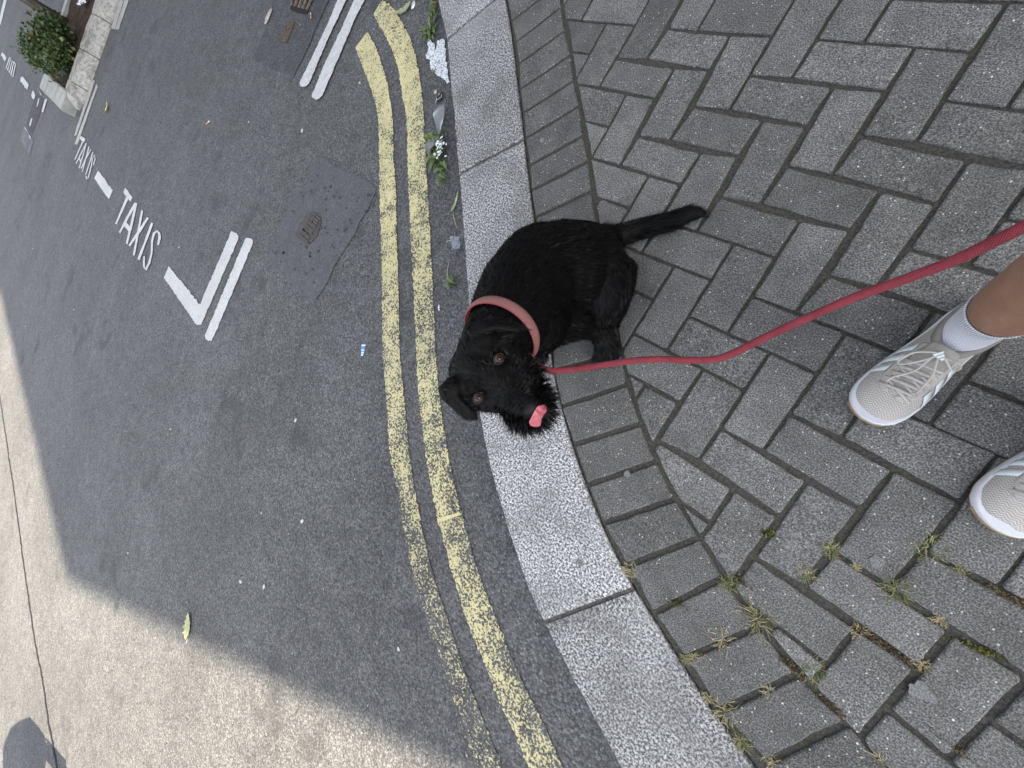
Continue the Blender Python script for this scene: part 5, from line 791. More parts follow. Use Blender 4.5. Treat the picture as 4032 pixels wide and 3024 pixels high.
# --- trainer, built in its own frame: heel at origin, toe toward +Y, z up
L_ = .300
SW = [(0, .0), (.015, .016), (.05, .0265), (.12, .0345), (.22, .0375), (.36, .0365), (.5, .040), (.62, .0455), (.74, .0485), (.84, .0475), (.91, .0415), (.96, .031), (.985, .019), (.996, .009), (1, 0)]
def curve_x(t, side): return side*(-.006*math.sin(math.pi*max(0, t-.45)/.55)+.0) if t > .45 else 0
def itp(t, T): return float(np.interp(t, [a for a, b in T], [b for a, b in T]))
def sole_outline(grow, n=72, side=1):
    out = []
    ts = [.5-.5*math.cos(math.pi*k/(n//2)) for k in range(n//2+1)]
    for t in ts: out.append((-(itp(t, SW)*(1+grow*7)+grow*.0), t))
    R = [(x, t) for x, t in out][::-1]
    pts = [(x-side*.010*max(0, t-.5)*2*(1-max(0, t-.5)), t*L_) for x, t in out]+[(-x-side*.010*max(0, t-.5)*2*(1-max(0, t-.5)), t*L_) for x, t in R[1:-1]]
    cy = L_/2
    return [(x, cy+(y-cy)*(1+grow*1.3)) for x, y in pts]
UH = [(0, .066), (.03, .080), (.10, .090), (.2, .084), (.34, .076), (.44, .082), (.52, .082), (.60, .074), (.70, .065), (.80, .057), (.88, .051), (.94, .044), (.98, .034), (1, .022)]
def upper_pt(t, s, side=1, off=0.0):
    """t along the foot, s in [-1,1] across (0 = top centre)"""
    w_ = itp(t, SW)*1.01+.001; h = itp(t, UH); a = s*math.pi/2; ex = .74 if t < .5 else .84
    x = w_*math.copysign(abs(math.sin(a))**ex, a); z = .016+(h-.016)*abs(math.cos(a))**(.95)
    lean = -side*.010*max(0, t-.5)*2*(1-max(0, t-.5))
    p = Vector((x+lean, t*L_, z))
    if off:
        n = Vector((math.sin(a)*1.0, .15 if t > .8 else 0, math.cos(a)+.15)).normalized(); p += n*off
    return p
q = M('knit_upper', .85, .2)
tri = q.math('PINGPONG', q.math('MULTIPLY', q.attr('u'), 1.0), .0045)
wz = q.math('SINE', q.math('MULTIPLY', q.math('ADD', q.attr('v'), q.math('MULTIPLY', tri, .75)), 6.2832/.0042))
c = q.mix(q.ramp(wz, [(.2, 0), (.8, 1)]), (.33, .308, .288), (.50, .478, .452))
c = q.mix(q.ramp(q.noise(7, 3), [(.35, .0), (.75, .28)]), c, (.33, .30, .275))
q.set('Base Color', c); q.set('Normal', q.bump(wz, .5, .0009)); KNIT = q.m
MID = simple('midsole_foam', (.53, .545, .59), .6, .3, .05, 30, .15)
OUT = simple('gum_outsole', (.30, .20, .10), .6, .3, .2, 60)
SUE = cloth('grey_beige_overlay', (.40, .375, .35)); LACE = cloth('lace_cord', (.42, .395, .37)); STR = simple('white_stripe', (.58, .63, .64), .5, .3, .05); LIN = cloth('shoe_lining', (.20, .188, .175))
TON = cloth('tongue_fabric', (.27, .255, .235))
q = M('ribbed_sock', .9, .15); rb = q.math('SINE', q.math('MULTIPLY', q.attr('u'), 75)); q.set('Base Color', q.mix(q.ramp(rb, [(.3, 0), (.8, 1)]), (.56, .575, .64), (.76, .775, .83))); q.set('Normal', q.bump(rb, .8, .0018)); SOCK = q.m
def strip3(bm, rows, close=False):
    R = [[bm.verts.new(p) for p in r] for r in rows]
    for a, b in zip(R[:-1], R[1:]):
        for k in range(len(a)-(0 if close else 1)): bm.faces.new((a[k], a[(k+1) % len(a)], b[(k+1) % len(a)], b[k]))
    return R
def make_shoe(parent, side, mtx, label=None):
    s = bpy.data.objects.new('shoe', None); COL.objects.link(s); s.empty_display_size = .05; s.parent = parent; s.matrix_local = mtx
    if label: s['label'] = label
    # midsole: flared, rolled edge, toe spring
    bm = bmesh.new(); rows = []
    def spring(y): return .018*max(0, (y/L_-.78)/.22)**2
    for g, z in ((.006, .004), (.010, .008), (.0125, .016), (.011, .026), (.006, .031), (-.002, .031)):
        rows.append([Vector((x, y, z*(1-.25*max(0, y/L_-.4))+spring(y))) for x, y in sole_outline(g, 72, side)])
    R = strip3(bm, rows, True); bm.faces.new(R[0][::-1]); bm.faces.new(R[-1]); bmesh.ops.recalc_face_normals(bm, faces=bm.faces[:]); bmobj('midsole', bm, MID, s, True)
    bm = bmesh.new(); rows = []
    for g, z in ((.004, .0), (.0078, .001), (.0095, .005), (.008, .0075)): rows.append([Vector((x, y, z*(1-.25*max(0, y/L_-.4))+spring(y))) for x, y in sole_outline(g, 72, side)])
    R = strip3(bm, rows, True); bm.faces.new(R[0][::-1]); bm.faces.new(R[-1]); bmesh.ops.recalc_face_normals(bm, faces=bm.faces[:]); bmobj('outsole', bm, OUT, s, True)
    bm = bmesh.new(); rows = []   # gum rubber wrapping up over the tip of the toe
    so = [p for p in sole_outline(.0145, 144, side) if p[1] > L_*.952]; so = sorted(so, key=lambda p: p[0])
    for x, y in so: rows.append([Vector((x, y+.0012, z*(1-.25*.6)+spring(y))) for z in (.003, .010, .017)])
    strip3(bm, rows); bmesh.ops.recalc_face_normals(bm, faces=bm.faces[:]); bmesh.ops.solidify(bm, geom=bm.faces[:], thickness=.0016); bmobj('toe_bumper', bm, OUT, s, True)
    # upper shell
    NT, NS = 54, 32; vs = []; fs = []; us = []; vv = []
    for i in range(NT+1):
        t = .004+.992*i/NT
        for k in range(NS+1):
            sx = -1+2*k/NS; p = upper_pt(t, sx, side)
            if t < .52:   # ankle opening
                c_ = Vector((0, .27*L_, 0)); dx, dy = p.x/.031, (p.y-c_.y)/(.22*L_)
                r = math.hypot(dx, dy)
                if r < 1: p.z = min(p.z, .052)
            vs.append(p); us.append(sx*.06); vv.append(p.y)
    for i in range(NT):
        for k in range(NS): o = i*(NS+1)+k; fs.append((o, o+1, o+NS+2, o+NS+1))
    up = pyobj('upper', vs, fs, KNIT, s, True, {'u': us, 'v': vv})
    # padded collar
    bm = bmesh.new(); rows = []
    for k in range(48):
        a = 2*math.pi*k/48; x = .0345*math.cos(a); y = .26*L_+.068*math.sin(a); z = .083+.012*max(0, -math.sin(a))**2+.004*max(0, math.sin(a))
        n = Vector((math.cos(a), math.sin(a)*.7, 0)).normalized()
        rows.append([Vector((x, y, z))+n*(.0062*math.cos(b))+Vector((0, 0, .0075*math.sin(b)-(.016 if math.sin(b) < -.5 else 0))) for b in [2*math.pi*j/10 for j in range(10)]])
    rows.append(rows[0]); strip3(bm, rows, True); bmesh.ops.remove_doubles(bm, verts=bm.verts[:], dist=1e-5); bmesh.ops.recalc_face_normals(bm, faces=bm.faces[:]); bmobj('heel_collar', bm, LIN, s, True)
    # tongue with its small emblem of three slanted bars
    bm = bmesh.new(); rows = []
    for i in range(13):
        t = i/12; y = L_*(.77-.30*t); z = itp(y/L_, UH)+.004+.024*max(0, t-.5)**1.3*1.6; w_ = .019+.008*math.sin(math.pi*min(1, t*.9)); rows.append([Vector((w_*c2, y-.004*abs(c2), z-.010*c2*c2)) for c2 in (-1, -.8, -.45, 0, .45, .8, 1)])
    R = strip3(bm, rows); bmesh.ops.recalc_face_normals(bm, faces=bm.faces[:])
    if sum(f.normal.z for f in bm.faces) < 0: bmesh.ops.reverse_faces(bm, faces=bm.faces[:])
    bmesh.ops.solidify(bm, geom=bm.faces[:], thickness=.005)
    tg = bmobj('tongue', bm, TON, s, True)
    top = rows[10][3]; e1 = (rows[12][3]-rows[9][3]).normalized(); e0 = Vector((1, 0, 0)); en = e0.cross(-e1).normalized()
    if en.z < 0: en = -en
    bm = bmesh.new()
    for j, (x0, hgt) in enumerate(((-.0085, .006), (-.0025, .0105), (.0035, .015))):
        P_ = [(x0, 0), (x0+.0045, 0), (x0+.0045-hgt*.0+.0, hgt*.62), (x0-.0015, hgt)]
        P_ = [(x0, 0), (x0+.0045, 0), (x0+.0045-hgt*.45, hgt*.95), (x0-hgt*.30, hgt*.72)]
        bm.faces.new([bm.verts.new(top+e0*a*-1*side*-1+(-e1)*(-b+.004)+en*.0042) for a, b in P_])
    bmesh.ops.recalc_face_normals(bm, faces=bm.faces[:]); bmobj('emblem', bm, STR, tg)
    # eyestay overlay, both sides of the throat
    for sg in (-1, 1):
        bm = bmesh.new(); rows = []
        for i in range(19):
            t = .47+.34*i/18; a0 = sg*(.26 if i < 18 else .05); a1 = sg*(.50-.10*abs(i-6)/12)
            if i > 14: a0 = sg*(.26-.055*(i-14)); a1 = sg*(.44-.05*(i-14))
            rows.append([upper_pt(t, a0+(a1-a0)*k/4, side, .0016) for k in range(5)])
        strip3(bm, rows); bmesh.ops.recalc_face_normals(bm, faces=bm.faces[:]); bmesh.ops.solidify(bm, geom=bm.faces[:], thickness=.0022); bmobj('eyestay', bm, SUE, s, True)
        # three side stripes
        for j in range(3):
            t0 = .66-.085*j; bm = bmesh.new(); rows = []
            for i in range(9):
                f = i/8; t = t0+.045*f-.0; rows.append([upper_pt(t+dt-.10*0, sg*(.48+.38*f), side, .0022) for dt in (0, .026, .052)])
            strip3(bm, rows); bmesh.ops.recalc_face_normals(bm, faces=bm.faces[:]); bmesh.ops.solidify(bm, geom=bm.faces[:], thickness=.001); bmobj('stripe', bm, STR, s, True)
    # laces: criss-cross, then a bow with two loops and two ends
    bm = bmesh.new()
    def flat(pts, w_=.0030, h_=.0014):
        pts = [Vector(p) for p in pts]; rows = []
        for i, p in enumerate(pts):
            t = (pts[min(i+1, len(pts)-1)]-pts[max(i-1, 0)]).normalized(); sd = t.cross(Vector((0, 0, 1))).normalized(); u2 = sd.cross(t)
            rows.append([p+sd*w_*math.cos(b)+u2*h_*math.sin(b) for b in [2*math.pi*j/8 for j in range(8)]])
        R = strip3(bm, rows, True); bm.faces.new(R[0][::-1]); bm.faces.new(R[-1])
    NL = 6
    for i in range(NL):
        t0 = .79-.045*i; t1 = t0-.045
        for sg in (-1, 1):
            A, B = upper_pt(t0, sg*.34, side, .003), upper_pt(t1, -sg*.34, side, .003)
            Md = (A+B)/2+Vector((0, 0, .007+.0025*sg)); flat([A-Vector((0, 0, .002)), A+Vector((0, 0, .001)), A.lerp(Md, .5)+Vector((0, 0, .0022)), Md, B.lerp(Md, .5)+Vector((0, 0, .0022)), B+Vector((0, 0, .001)), B-Vector((0, 0, .002))])
    K0 = upper_pt(.515, 0, side, .013)
    def bow(pts): 
        pts = [tuple(c*.82 for c in p) for p in pts]
        ps = [K0]+[K0+Vector(p) for p in pts]; flat([cat(ps, i/24) for i in range(25)], .0018, .0013)
    bow([(.012*side, .004, .004), (.034*side, .022, -.004), (.040*side, .050, -.014), (.030*side, .052, -.012), (.012*side, .026, -.002), (.002*side, .004, .002)])
    bow([(-.014*side, .004, .004), (-.036*side, .010, -.008), (-.044*side, -.006, -.020), (-.034*side, -.010, -.016), (-.012*side, .0, -.001), (0, .002, .002)])
    bow([(.006*side, .014, .001), (.006*side, .05, -.006), (.022*side, .085, -.010), (.024*side, .100, -.010)])
    bow([(-.004*side, .012, .001), (-.022*side, .040, -.008), (-.030*side, .075, -.022), (-.026*side, .088, -.020)])
    bmesh.ops.create_icosphere(bm, subdivisions=2, radius=.0042, matrix=Matrix.Translation(K0))
    bmesh.ops.recalc_face_normals(bm, faces=bm.faces[:]); bmobj('laces', bm, LACE, s, True)
    return s
def ring_tube(name, pts, m, parent, seg=48, rot=0):
    """pts: (centre, rx, ry) stacked upward"""
    vs = []; fs = []; u = []
    for i, (c_, rx, ry) in enumerate(pts):
        for k in range(seg):
            a = 2*math.pi*k/seg; vs.append(Vector(c_)+Matrix.Rotation(rot, 3, 'Z') @ Vector((rx*math.cos(a), ry*math.sin(a), 0))); u.append(a)
        if i:
            for k in range(seg): o = (i-1)*seg; fs.append((o+k, o+(k+1) % seg, o+seg+(k+1) % seg, o+seg+k))
    return pyobj(name, vs, fs, m, parent, True, {'u': u})
def person(name, loc, rz, label, skin, top, bottom, feet, pose, scale=1.0, shoes=True, hairc=(.02, .014, .01)):
    """local frame: facing -Y, +X is the person's left"""
    o = empty(name, loc, rz); tag(o, label, 'person'); I = Matrix.Identity(4)
    hipz = .93; P = pose
    def c4(p, r): return (*p, r)
    ch_ = []
    for sg, ft in zip((-1, 1), feet):
        fx, fy, ang = ft; f = Vector((math.sin(ang), -math.cos(ang), 0))   # foot direction
        ank = Vector((fx, fy, 0))+f*.078
        sole = .03
        knee = Vector((fx*.92, fy+.0, .50))+f*.085; hip = Vector((sg*.095+P['hip'][0], P['hip'][1], hipz-.03))
        ch_.append(('leg', [c4(ank+f*.09+Vector((0, 0, .045)), .022), c4(ank+f*.03+Vector((0, 0, .06)), .028), c4(ank+Vector((0, 0, .10)), .034)]))
        ch_.append(('leg', [c4(ank+Vector((0, 0, .08)), .034), c4(ank+Vector((0, 0, .13)), .036), c4(ank.lerp(knee, .28)+Vector((0, 0, .06)), .047), c4(ank.lerp(knee, .55)-f*.012+Vector((0, 0, .045)), .057), c4(ank.lerp(knee, .8)+Vector((0, 0, .02)), .052), c4(knee, .054), c4(knee.lerp(hip, .5), .070), c4(hip, .088)]))
        if shoes:
            mt = Matrix.Translation((fx, fy, 0)) @ Matrix.Rotation(ang+math.pi, 4, 'Z')
            make_shoe(o, sg*-1, mt)
        else:
            bmx = bmesh.new(); mt = Matrix.Translation((fx, fy, 0)) @ Matrix.Rotation(ang+math.pi, 4, 'Z'); R = strip3(bmx, [[mt @ Vector((x, y, z)) for x, y in sole_outline(g, 40)] for g, z in ((.004, 0), (.01, .01), (.008, .03), (-.004, .05), (-.02, .065))], True); bmx.faces.new(R[0][::-1]); bmx.faces.new(R[-1]); bmesh.ops.recalc_face_normals(bmx, faces=bmx.faces[:]); bmobj('shoe', bmx, bottom, o, True)
        sk = []
        cz = [(.035, .031, .062, .028), (.06, .032, .058, .022), (.075, .0335, .054, .017), (.088, .035, .049, .011), (.10, .036, .044, .006), (.115, .0375, .039, 0), (.13, .0385, .0395, 0), (.145, .0405, .041, 0), (.158, .043, .0435, 0), (.164, .0440, .0445, 0), (.1665, .0432, .0437, 0), (.163, .0405, .041, 0), (.150, .037, .037, 0)]
        axis = [ank+Vector((0, 0, .08)), ank+Vector((0, 0, .13)), ank.lerp(knee, .28)+Vector((0, 0, .06))]
        rz_ = math.atan2(f.x, -f.y)
        for z, rx, ry, dy in cz:
            t = max(0, (z-.13))/(axis[2].z-.13) if axis[2].z > .131 else 0; c_ = axis[1].lerp(axis[2], t); c_ = Vector((c_.x, c_.y, z))
            sk.append((c_+f*dy, rx, ry))
        if shoes: ring_tube('sock', sk, SOCK, o, rot=rz_)
    hx, hy = P['hip']; ch_.append(('t', [c4((hx-.06, hy, hipz-.02), .10), c4((hx+.06, hy, hipz-.02), .10)])); ch_.append(('t', [c4((hx, hy, hipz), .115), c4((hx, hy-.01, hipz+.16), .108), c4((hx, hy-.01, hipz+.34), .12)]))
    sh = hipz+.46; sx = .165
    ch_.append(('t', [c4((hx-sx, hy, sh), .055), c4((hx, hy, sh-.0), .085), c4((hx+sx, hy, sh), .055)])); ch_.append(('t', [c4((hx-.06, hy-.01, hipz+.30), .10), c4((hx+.06, hy-.01, hipz+.30), .10)]))
    hd = Vector((hx, hy-.05, sh+.24)); ch_.append(('h', [c4((hx, hy, sh+.04), .055), c4((hx, hy-.02, sh+.13), .052)])); ch_.append(('h', [c4(hd+Vector((0, .015, .02)), .088), c4(hd+Vector((0, -.02, -.045)), .066)])); ch_.append(('h', [c4(hd+Vector((0, -.088, -.01)), .010), c4(hd+Vector((0, -.10, -.035)), .014)]))
    for sg in (-1, 1): ch_.append(('h', [c4(hd+Vector((sg*.086, .01, .0)), .014), c4(hd+Vector((sg*.084, .005, -.025)), .010)]))
    for sg, (el, wr) in zip((-1, 1), P['arms']):
        s0 = Vector((hx+sg*sx, hy, sh)); el, wr = Vector(el), Vector(wr); ch_.append(('a', [c4(s0, .055), c4(s0.lerp(el, .5), .046), c4(el, .039), c4(el.lerp(wr, .4), .038), c4(wr, .026)]))
        d = (wr-el).normalized(); sd = d.cross(Vector((0, 1, 0))).normalized(); pn = d.cross(sd)
        pc = wr+d*.05; ch_.append(('a', [c4(wr, .024), c4(wr+d*.03+sd*.012, .020), c4(pc+sd*.024, .016)])); ch_.append(('a', [c4(wr+d*.02, .022), c4(pc-sd*.024, .016)])); ch_.append(('a', [c4(pc+sd*.024, .015), c4(pc-sd*.024, .015)]))
        for k, ln in enumerate((.9, 1.0, .95, .75)):   # curled fingers
            b0 = pc+sd*(.028-.0185*k)+d*.012; b1 = b0+d*.028*ln+pn*.010; b2 = b1+d*.006+pn*.024*ln; b3 = b2-d*.016+pn*.006; ch_.append(('f', [c4(b0, .0098), c4(b1, .0088), c4(b2, .0082), c4(b3, .0074)]))
        t0 = wr+d*.022+sd*.026; ch_.append(('f', [c4(t0, .012), c4(t0+sd*.020+d*.020+pn*.010, .0102), c4(t0+sd*.016+d*.042+pn*.022, .0085)]))
    body = chainmesh('body', ch_, I, skin, o, .0065, 6)
    if scale != 1: o.scale = (scale,)*3
    # garments
    g = []
    for sg, ft in zip((-1, 1), feet):
        fx, fy, ang = ft; f = Vector((math.sin(ang), -math.cos(ang), 0)); knee = Vector((fx*.92, fy, .50))+f*.085; hip = Vector((sg*.095+hx, hy, hipz-.03)); g.append(('g', [c4(knee.lerp(hip, P.get('hem', .25)), .085), c4(hip, .104)]))
    g.append(('g', [c4((hx-.06, hy, hipz), .112), c4((hx+.06, hy, hipz), .112)])); g.append(('g', [c4((hx, hy, hipz), .125), c4((hx, hy, hipz+.08), .120)]))
    chainmesh(P.get('bname', 'shorts'), g, I, bottom, o, .011, 6)
    g = [('g', [c4((hx, hy-.005, hipz+.04), .13), c4((hx, hy-.01, hipz+.18), .122), c4((hx, hy-.01, hipz+.34), .132)]), ('g', [c4((hx-sx, hy, sh), .066), c4((hx, hy, sh-.02), .094), c4((hx+sx, hy, sh), .066)]), ('g', [c4((hx-.07, hy-.01, hipz+.28), .108), c4((hx+.07, hy-.01, hipz+.28), .108)]), ('g', [c4((hx-.05, hy, hipz+.05), .112), c4((hx+.05, hy, hipz+.05), .112)])]
    for sg, (el, wr) in zip((-1, 1), P['arms']):
        s0 = Vector((hx+sg*sx, hy, sh)); g.append(('g', [c4(s0, .068)]+[c4(s0.lerp(Vector(el), f), r) for f, r in ((.4, .062), (.7, .058))]))
        if P.get('shawl'):  # drape added to close the gaps in the shadow this figure casts
            g.append(('g', [c4((hx+sg*q_[0], hy, q_[1]), q_[2]) for q_ in ((.02, 1.66, .075), (.13, 1.60, .065), (.24, 1.42, .06), (.345, 1.22, .045), (.34, 1.05, .05), (.33, .85, .05))]))
            g.append(('g', [c4((hx+sg*q_[0], hy, q_[1]), q_[2]) for q_ in ((.05, 1.50, .11), (.14, 1.40, .11), (.22, 1.24, .11), (.24, 1.05, .11), (.24, .86, .11), (.12, .9, .13), (.12, 1.3, .13))]))
        if P.get('sleeve'): g.append(('g', [c4(s0.lerp(Vector(el), .6), .064), c4(el, .066), c4(Vector(el).lerp(Vector(wr), .85), .05)]))
    chainmesh('shirt', g, I, top, o, .011, 6)
    hp = []; r = random.Random(5)
    g = [('g', [c4(hd+Vector((0, .03, .035)), .092), c4(hd+Vector((0, .045, -.02)), .082)])]; chainmesh('hair', g, I, cloth('dark_hair_'+name, hairc, .5), o, .01, 3)
    EW = simple('eye_white_'+name, (.6, .6, .58), .2)
    for sg in (-1, 1):
        bm = bmesh.new(); bmesh.ops.create_uvsphere(bm, u_segments=12, v_segments=10, radius=.011, matrix=Matrix.Translation(hd+Vector((sg*.031, -.068, .004)))); bmobj('eye', bm, EW, o, True)
    return o
# photographer: heel positions measured in the world, expressed from an origin between the feet
PX, PY = .775, -.39
def loc2(x, y): return (x-PX, y-PY)
f1 = (*loc2(.668, -.352), math.atan2(-.071, .293)); f2 = (*loc2(.885, -.42), math.atan2(-.04, .298))
person('person', (PX, PY, 0), 0, 'person in white ribbed socks and grey beige running shoes with bare brown shins', SKB, cloth('grey_top', (.25, .26, .28)), cloth('dark_shorts', (.03, .03, .035)), [f1, f2],
       dict(hip=(0, .04), arms=[((-.26, .06, 1.10), (-.245, -.06, .86)), ((.27, .06, 1.10), (.26, -.05, .86))]))
# unseen figure added just out of the picture to cast the dark shadow at lower left
SH = Vector((D['sh'][0], D['sh'][1], 0)); av = Vector((math.cos(AZ), math.sin(AZ), 0)); bv = Vector((-av.y, av.x, 0))
HS_ = 1.20; ft = SH+av*HS_-bv*.36
person('person', (ft.x, ft.y, ZR), math.atan2(av.y, av.x)+math.pi/2, 'unseen person in a dark shawl, added to cast the shadow on the sunlit road', skinmat('light_skin', (.40, .24, .17), (.52, .33, .25)), cloth('dark_coat', (.03, .03, .035)), cloth('dark_trousers', (.02, .02, .025)), [(-.11, .1, -.1), (.11, .1, .1)],
       dict(hip=(0, 0), arms=[((-.30, -.02, 1.13), (-.28, -.06, .88)), ((.32, 0, 1.16), (.30, -.02, .86))], sleeve=True, shawl=True, hem=0, bname='trousers'), scale=.93, shoes=False)
tb = cloth('shadow_bag_canvas', (.1, .09, .07))  # unseen bag, added to give the cast shadow its second lobe
bm = bmesh.new(); bmesh.ops.create_cube(bm, size=1, matrix=Matrix.Translation((ft.x+bv.x*.29, ft.y+bv.y*.29, ZR+.50)) @ Matrix.Rotation(AZ, 4, 'Z') @ Matrix.Diagonal((.10, .12, .42, 1)))
bmesh.ops.bevel(bm, geom=bm.edges[:], offset=.03, segments=3, affect='EDGES'); bag = empty('shadow_bag', (0, 0, 0)); tag(bag, 'unseen brown canvas tote bag, added to fill out the shadow of the person in the dark shawl', 'bag')
bmobj('bag_body', bm, tb, bag, True)
bm = bmesh.new(); c_ = Vector((ft.x+bv.x*.29, ft.y+bv.y*.29, ZR+.70))
for s_ in (-1, 1): tube(bm, [tuple(c_+bv*.05*math.cos(a)+Vector((0, 0, .2*math.sin(a)))+av*.03*s_) for a in [math.pi*k/12 for k in range(13)]], .006, 6)
bmobj('handle', bm, tb, bag, True)
# ------------------------------------------------------------ ironwork in the road
PT = D['pts']; RP = PT['road']
def dirs2(a, b): a, b = np.array(a), np.array(b); return unit(b-a)
IRON = M('rusty_iron', .7, .4); IRON.set('Base Color', IRON.ramp(IRON.noise(60, 4, .7), [(.3, (.04, .038, .037)), (.7, (.09, .084, .08))])); IRON.set('Metallic', .3); IRON.set('Normal', IRON.bump(IRON.noise(150, 3), .5, .002)); IRON = IRON.m
HOLE = M('drain_dark', .6, .2).set('Base Color', (.012, .010, .009, 1)).m
def poly_prism(bm, P, z0, z1):
    P = [np.array(p) for p in P]
    if area(P) < 0: P = P[::-1]
    a = [bm.verts.new((*p, z0)) for p in P]; b = [bm.verts.new((*p, z1)) for p in P]
    bm.faces.new(b); 
    for i in range(len(P)): bm.faces.new((a[i], a[(i+1) % len(P)], b[(i+1) % len(P)], b[i]))
# small hydrant cover with raised ribs and worn letters
C_ = D['P1c']; c0 = np.mean(C_, axis=0); mh = empty('manhole_cover', (*c0, ZR)); tag(mh, 'worn iron hydrant cover set in the smooth grey road patch', 'manhole cover')
mi = Matrix.Translation((-c0[0], -c0[1], -ZR))
bm = bmesh.new(); poly_prism(bm, C_, ZR, ZR+.008); bmesh.ops.triangulate(bm, faces=[f for f in bm.faces if len(f.verts) > 4]); bm.transform(mi); bmobj('cover_plate', bm, IRON, mh)
ux = unit(np.array(C_[2])-np.array(C_[0])); ux = unit(np.array(C_[1])-np.array(C_[7])) if False else unit(np.array(C_[0])-np.array(C_[6])); vy = left_n(ux)
ext = max(abs((np.array(p)-c0)@ux) for p in C_)*.8; exv = max(abs((np.array(p)-c0)@vy) for p in C_)*.8
bm = bmesh.new()
def rib(p, q_, w_=.006):
    p, q_ = c0+ux*p[0]*ext+vy*p[1]*exv, c0+ux*q_[0]*ext+vy*q_[1]*exv; n = left_n(unit(q_-p))*w_; poly_prism(bm, [p+n, q_+n, q_-n, p-n], ZR+.008, ZR+.012)
for a, b in (((-.9, -.7), (-.9, .7)), ((.9, -.7), (.9, .7)), ((-.6, -.6), (-.42, .6)), ((-.42, .6), (-.25, -.6)), ((-.52, -.1), (-.33, -.1)), ((-.05, -.6), (-.05, .6)), ((-.05, -.6), (.15, -.6)), ((.3, -.6), (.3, .6)), ((.5, -.6), (.5, .6)), ((.3, 0), (.5, 0)), ((.68, -.6), (.68, .6))): rib(a, b)
bm.transform(mi); bmobj('raised_rib', bm, IRON, mh)
# gully grate
C_ = D['GR']; c0 = np.mean(C_, axis=0); gr = empty('drain_grate', (*c0, ZR)); tag(gr, 'dark iron gully grate with curved bars at the top of the road patch', 'drain grate')
mi = Matrix.Translation((-c0[0], -c0[1], -ZR)); bm = bmesh.new(); poly_prism(bm, C_, ZR, ZR+.009); bmesh.ops.triangulate(bm, faces=[f for f in bm.faces if len(f.verts) > 4]); bm.transform(mi); bmobj('gully', bm, HOLE, gr)
a0, a1, b0_, b1_ = (np.array(C_[k]) for k in (1, 3, 0, 4)); e0, e1 = a0, a1
DRY = simple('dirty_iron_bar', (.12, .10, .075), .9, .2, .5, 60, .6)
for k in range(5):
    t = .04+.92*k/4; p = e0*(1-t)+e1*t; q_ = b0_*(1-t)+b1_*t; bm = bmesh.new(); n = left_n(unit(q_-p))*.012; d = unit(q_-p)*.02
    poly_prism(bm, [p+n+d, q_+n, q_-n, p-n+d], ZR+.009, ZR+.016); bm.transform(mi); bmobj('bar', bm, DRY, gr)
# small rusted grid next to it
C_ = D['SQ']; c0 = np.mean(C_, axis=0); sq = empty('stop_tap_cover', (*c0, ZR)); tag(sq, 'small rusty brown tap cover with crosshatched surface', 'tap cover'); mi = Matrix.Translation((-c0[0], -c0[1], -ZR))
RUST = simple('rust', (.075, .052, .036), .9, .2, .4, 90, .6)
bm = bmesh.new(); poly_prism(bm, C_, ZR, ZR+.0085); bm.transform(mi); bmobj('plate', bm, RUST, sq)
bm = bmesh.new(); Q4 = [np.array(p) for p in C_]
for k in range(1, 5):
    for A, B, E, F in ((Q4[0], Q4[1], Q4[3], Q4[2]), (Q4[0], Q4[3], Q4[1], Q4[2])):
        p = A+(B-A)*k/5; q_ = E+(F-E)*k/5; n = left_n(unit(q_-p))*.0035; poly_prism(bm, [p+n, q_+n, q_-n, p-n], ZR+.0085, ZR+.0125)
bm.transform(mi); bmobj('crosshatch', bm, DRY, sq)
# pits in the smooth patch round the hydrant cover
bm = bmesh.new(); pm = simple('patch_pit', (.058, .06, .064), .95, .1, .5, 200); P1 = [np.array(p) for p in D['P1']]
lo, hi = np.min(P1, axis=0), np.max(P1, axis=0)
def inside(p, P):
    c = False
    for i in range(len(P)):
        a, b = P[i-1], P[i]
        if (a[1] > p[1]) != (b[1] > p[1]) and p[0] < (b[0]-a[0])*(p[1]-a[1])/(b[1]-a[1])+a[0]: c = not c
    return c
kk = 0
while kk < 60:
    p = np.array([rnd.uniform(lo[0], hi[0]), rnd.uniform(lo[1], hi[1])])
    if not inside(p, P1) or inside(p, [np.array(x) for x in D['P1c']]): continue
    kk += 1; r = rnd.uniform(.006, .014); n = 7; ph = rnd.random()*6
    vs = [bm.verts.new((p[0]+r*rnd.uniform(.6, 1.2)*math.cos(ph+2*math.pi*k/n), p[1]+r*.7*rnd.uniform(.6, 1.2)*math.sin(ph+2*math.pi*k/n), ZR+.0065)) for k in range(n)]; bm.faces.new(vs)
bmobj('road_patch_pits', bm, pm)['kind'] = 'structure'
# ------------------------------------------------------------ spilt white paint in the gutter
q = M('spilt_paint', .6, .4); f = q.noise(130, 3, .7); f2 = q.noise(130, 3, .7, co=q.mapping((1, 2.2, 1), (0, 0, 1.2)))
q.set('Base Color', q.mix(q.ramp(f2, [(.42, 1), (.5, 0)]), (.68, .72, .76), (.16, .17, .18))); q.set('Normal', q.bump(f, .8, .003)); SP = q.m
sheet('paint_spill', [D['paint']], ZR+.0045, SP, None, .0025, .012)
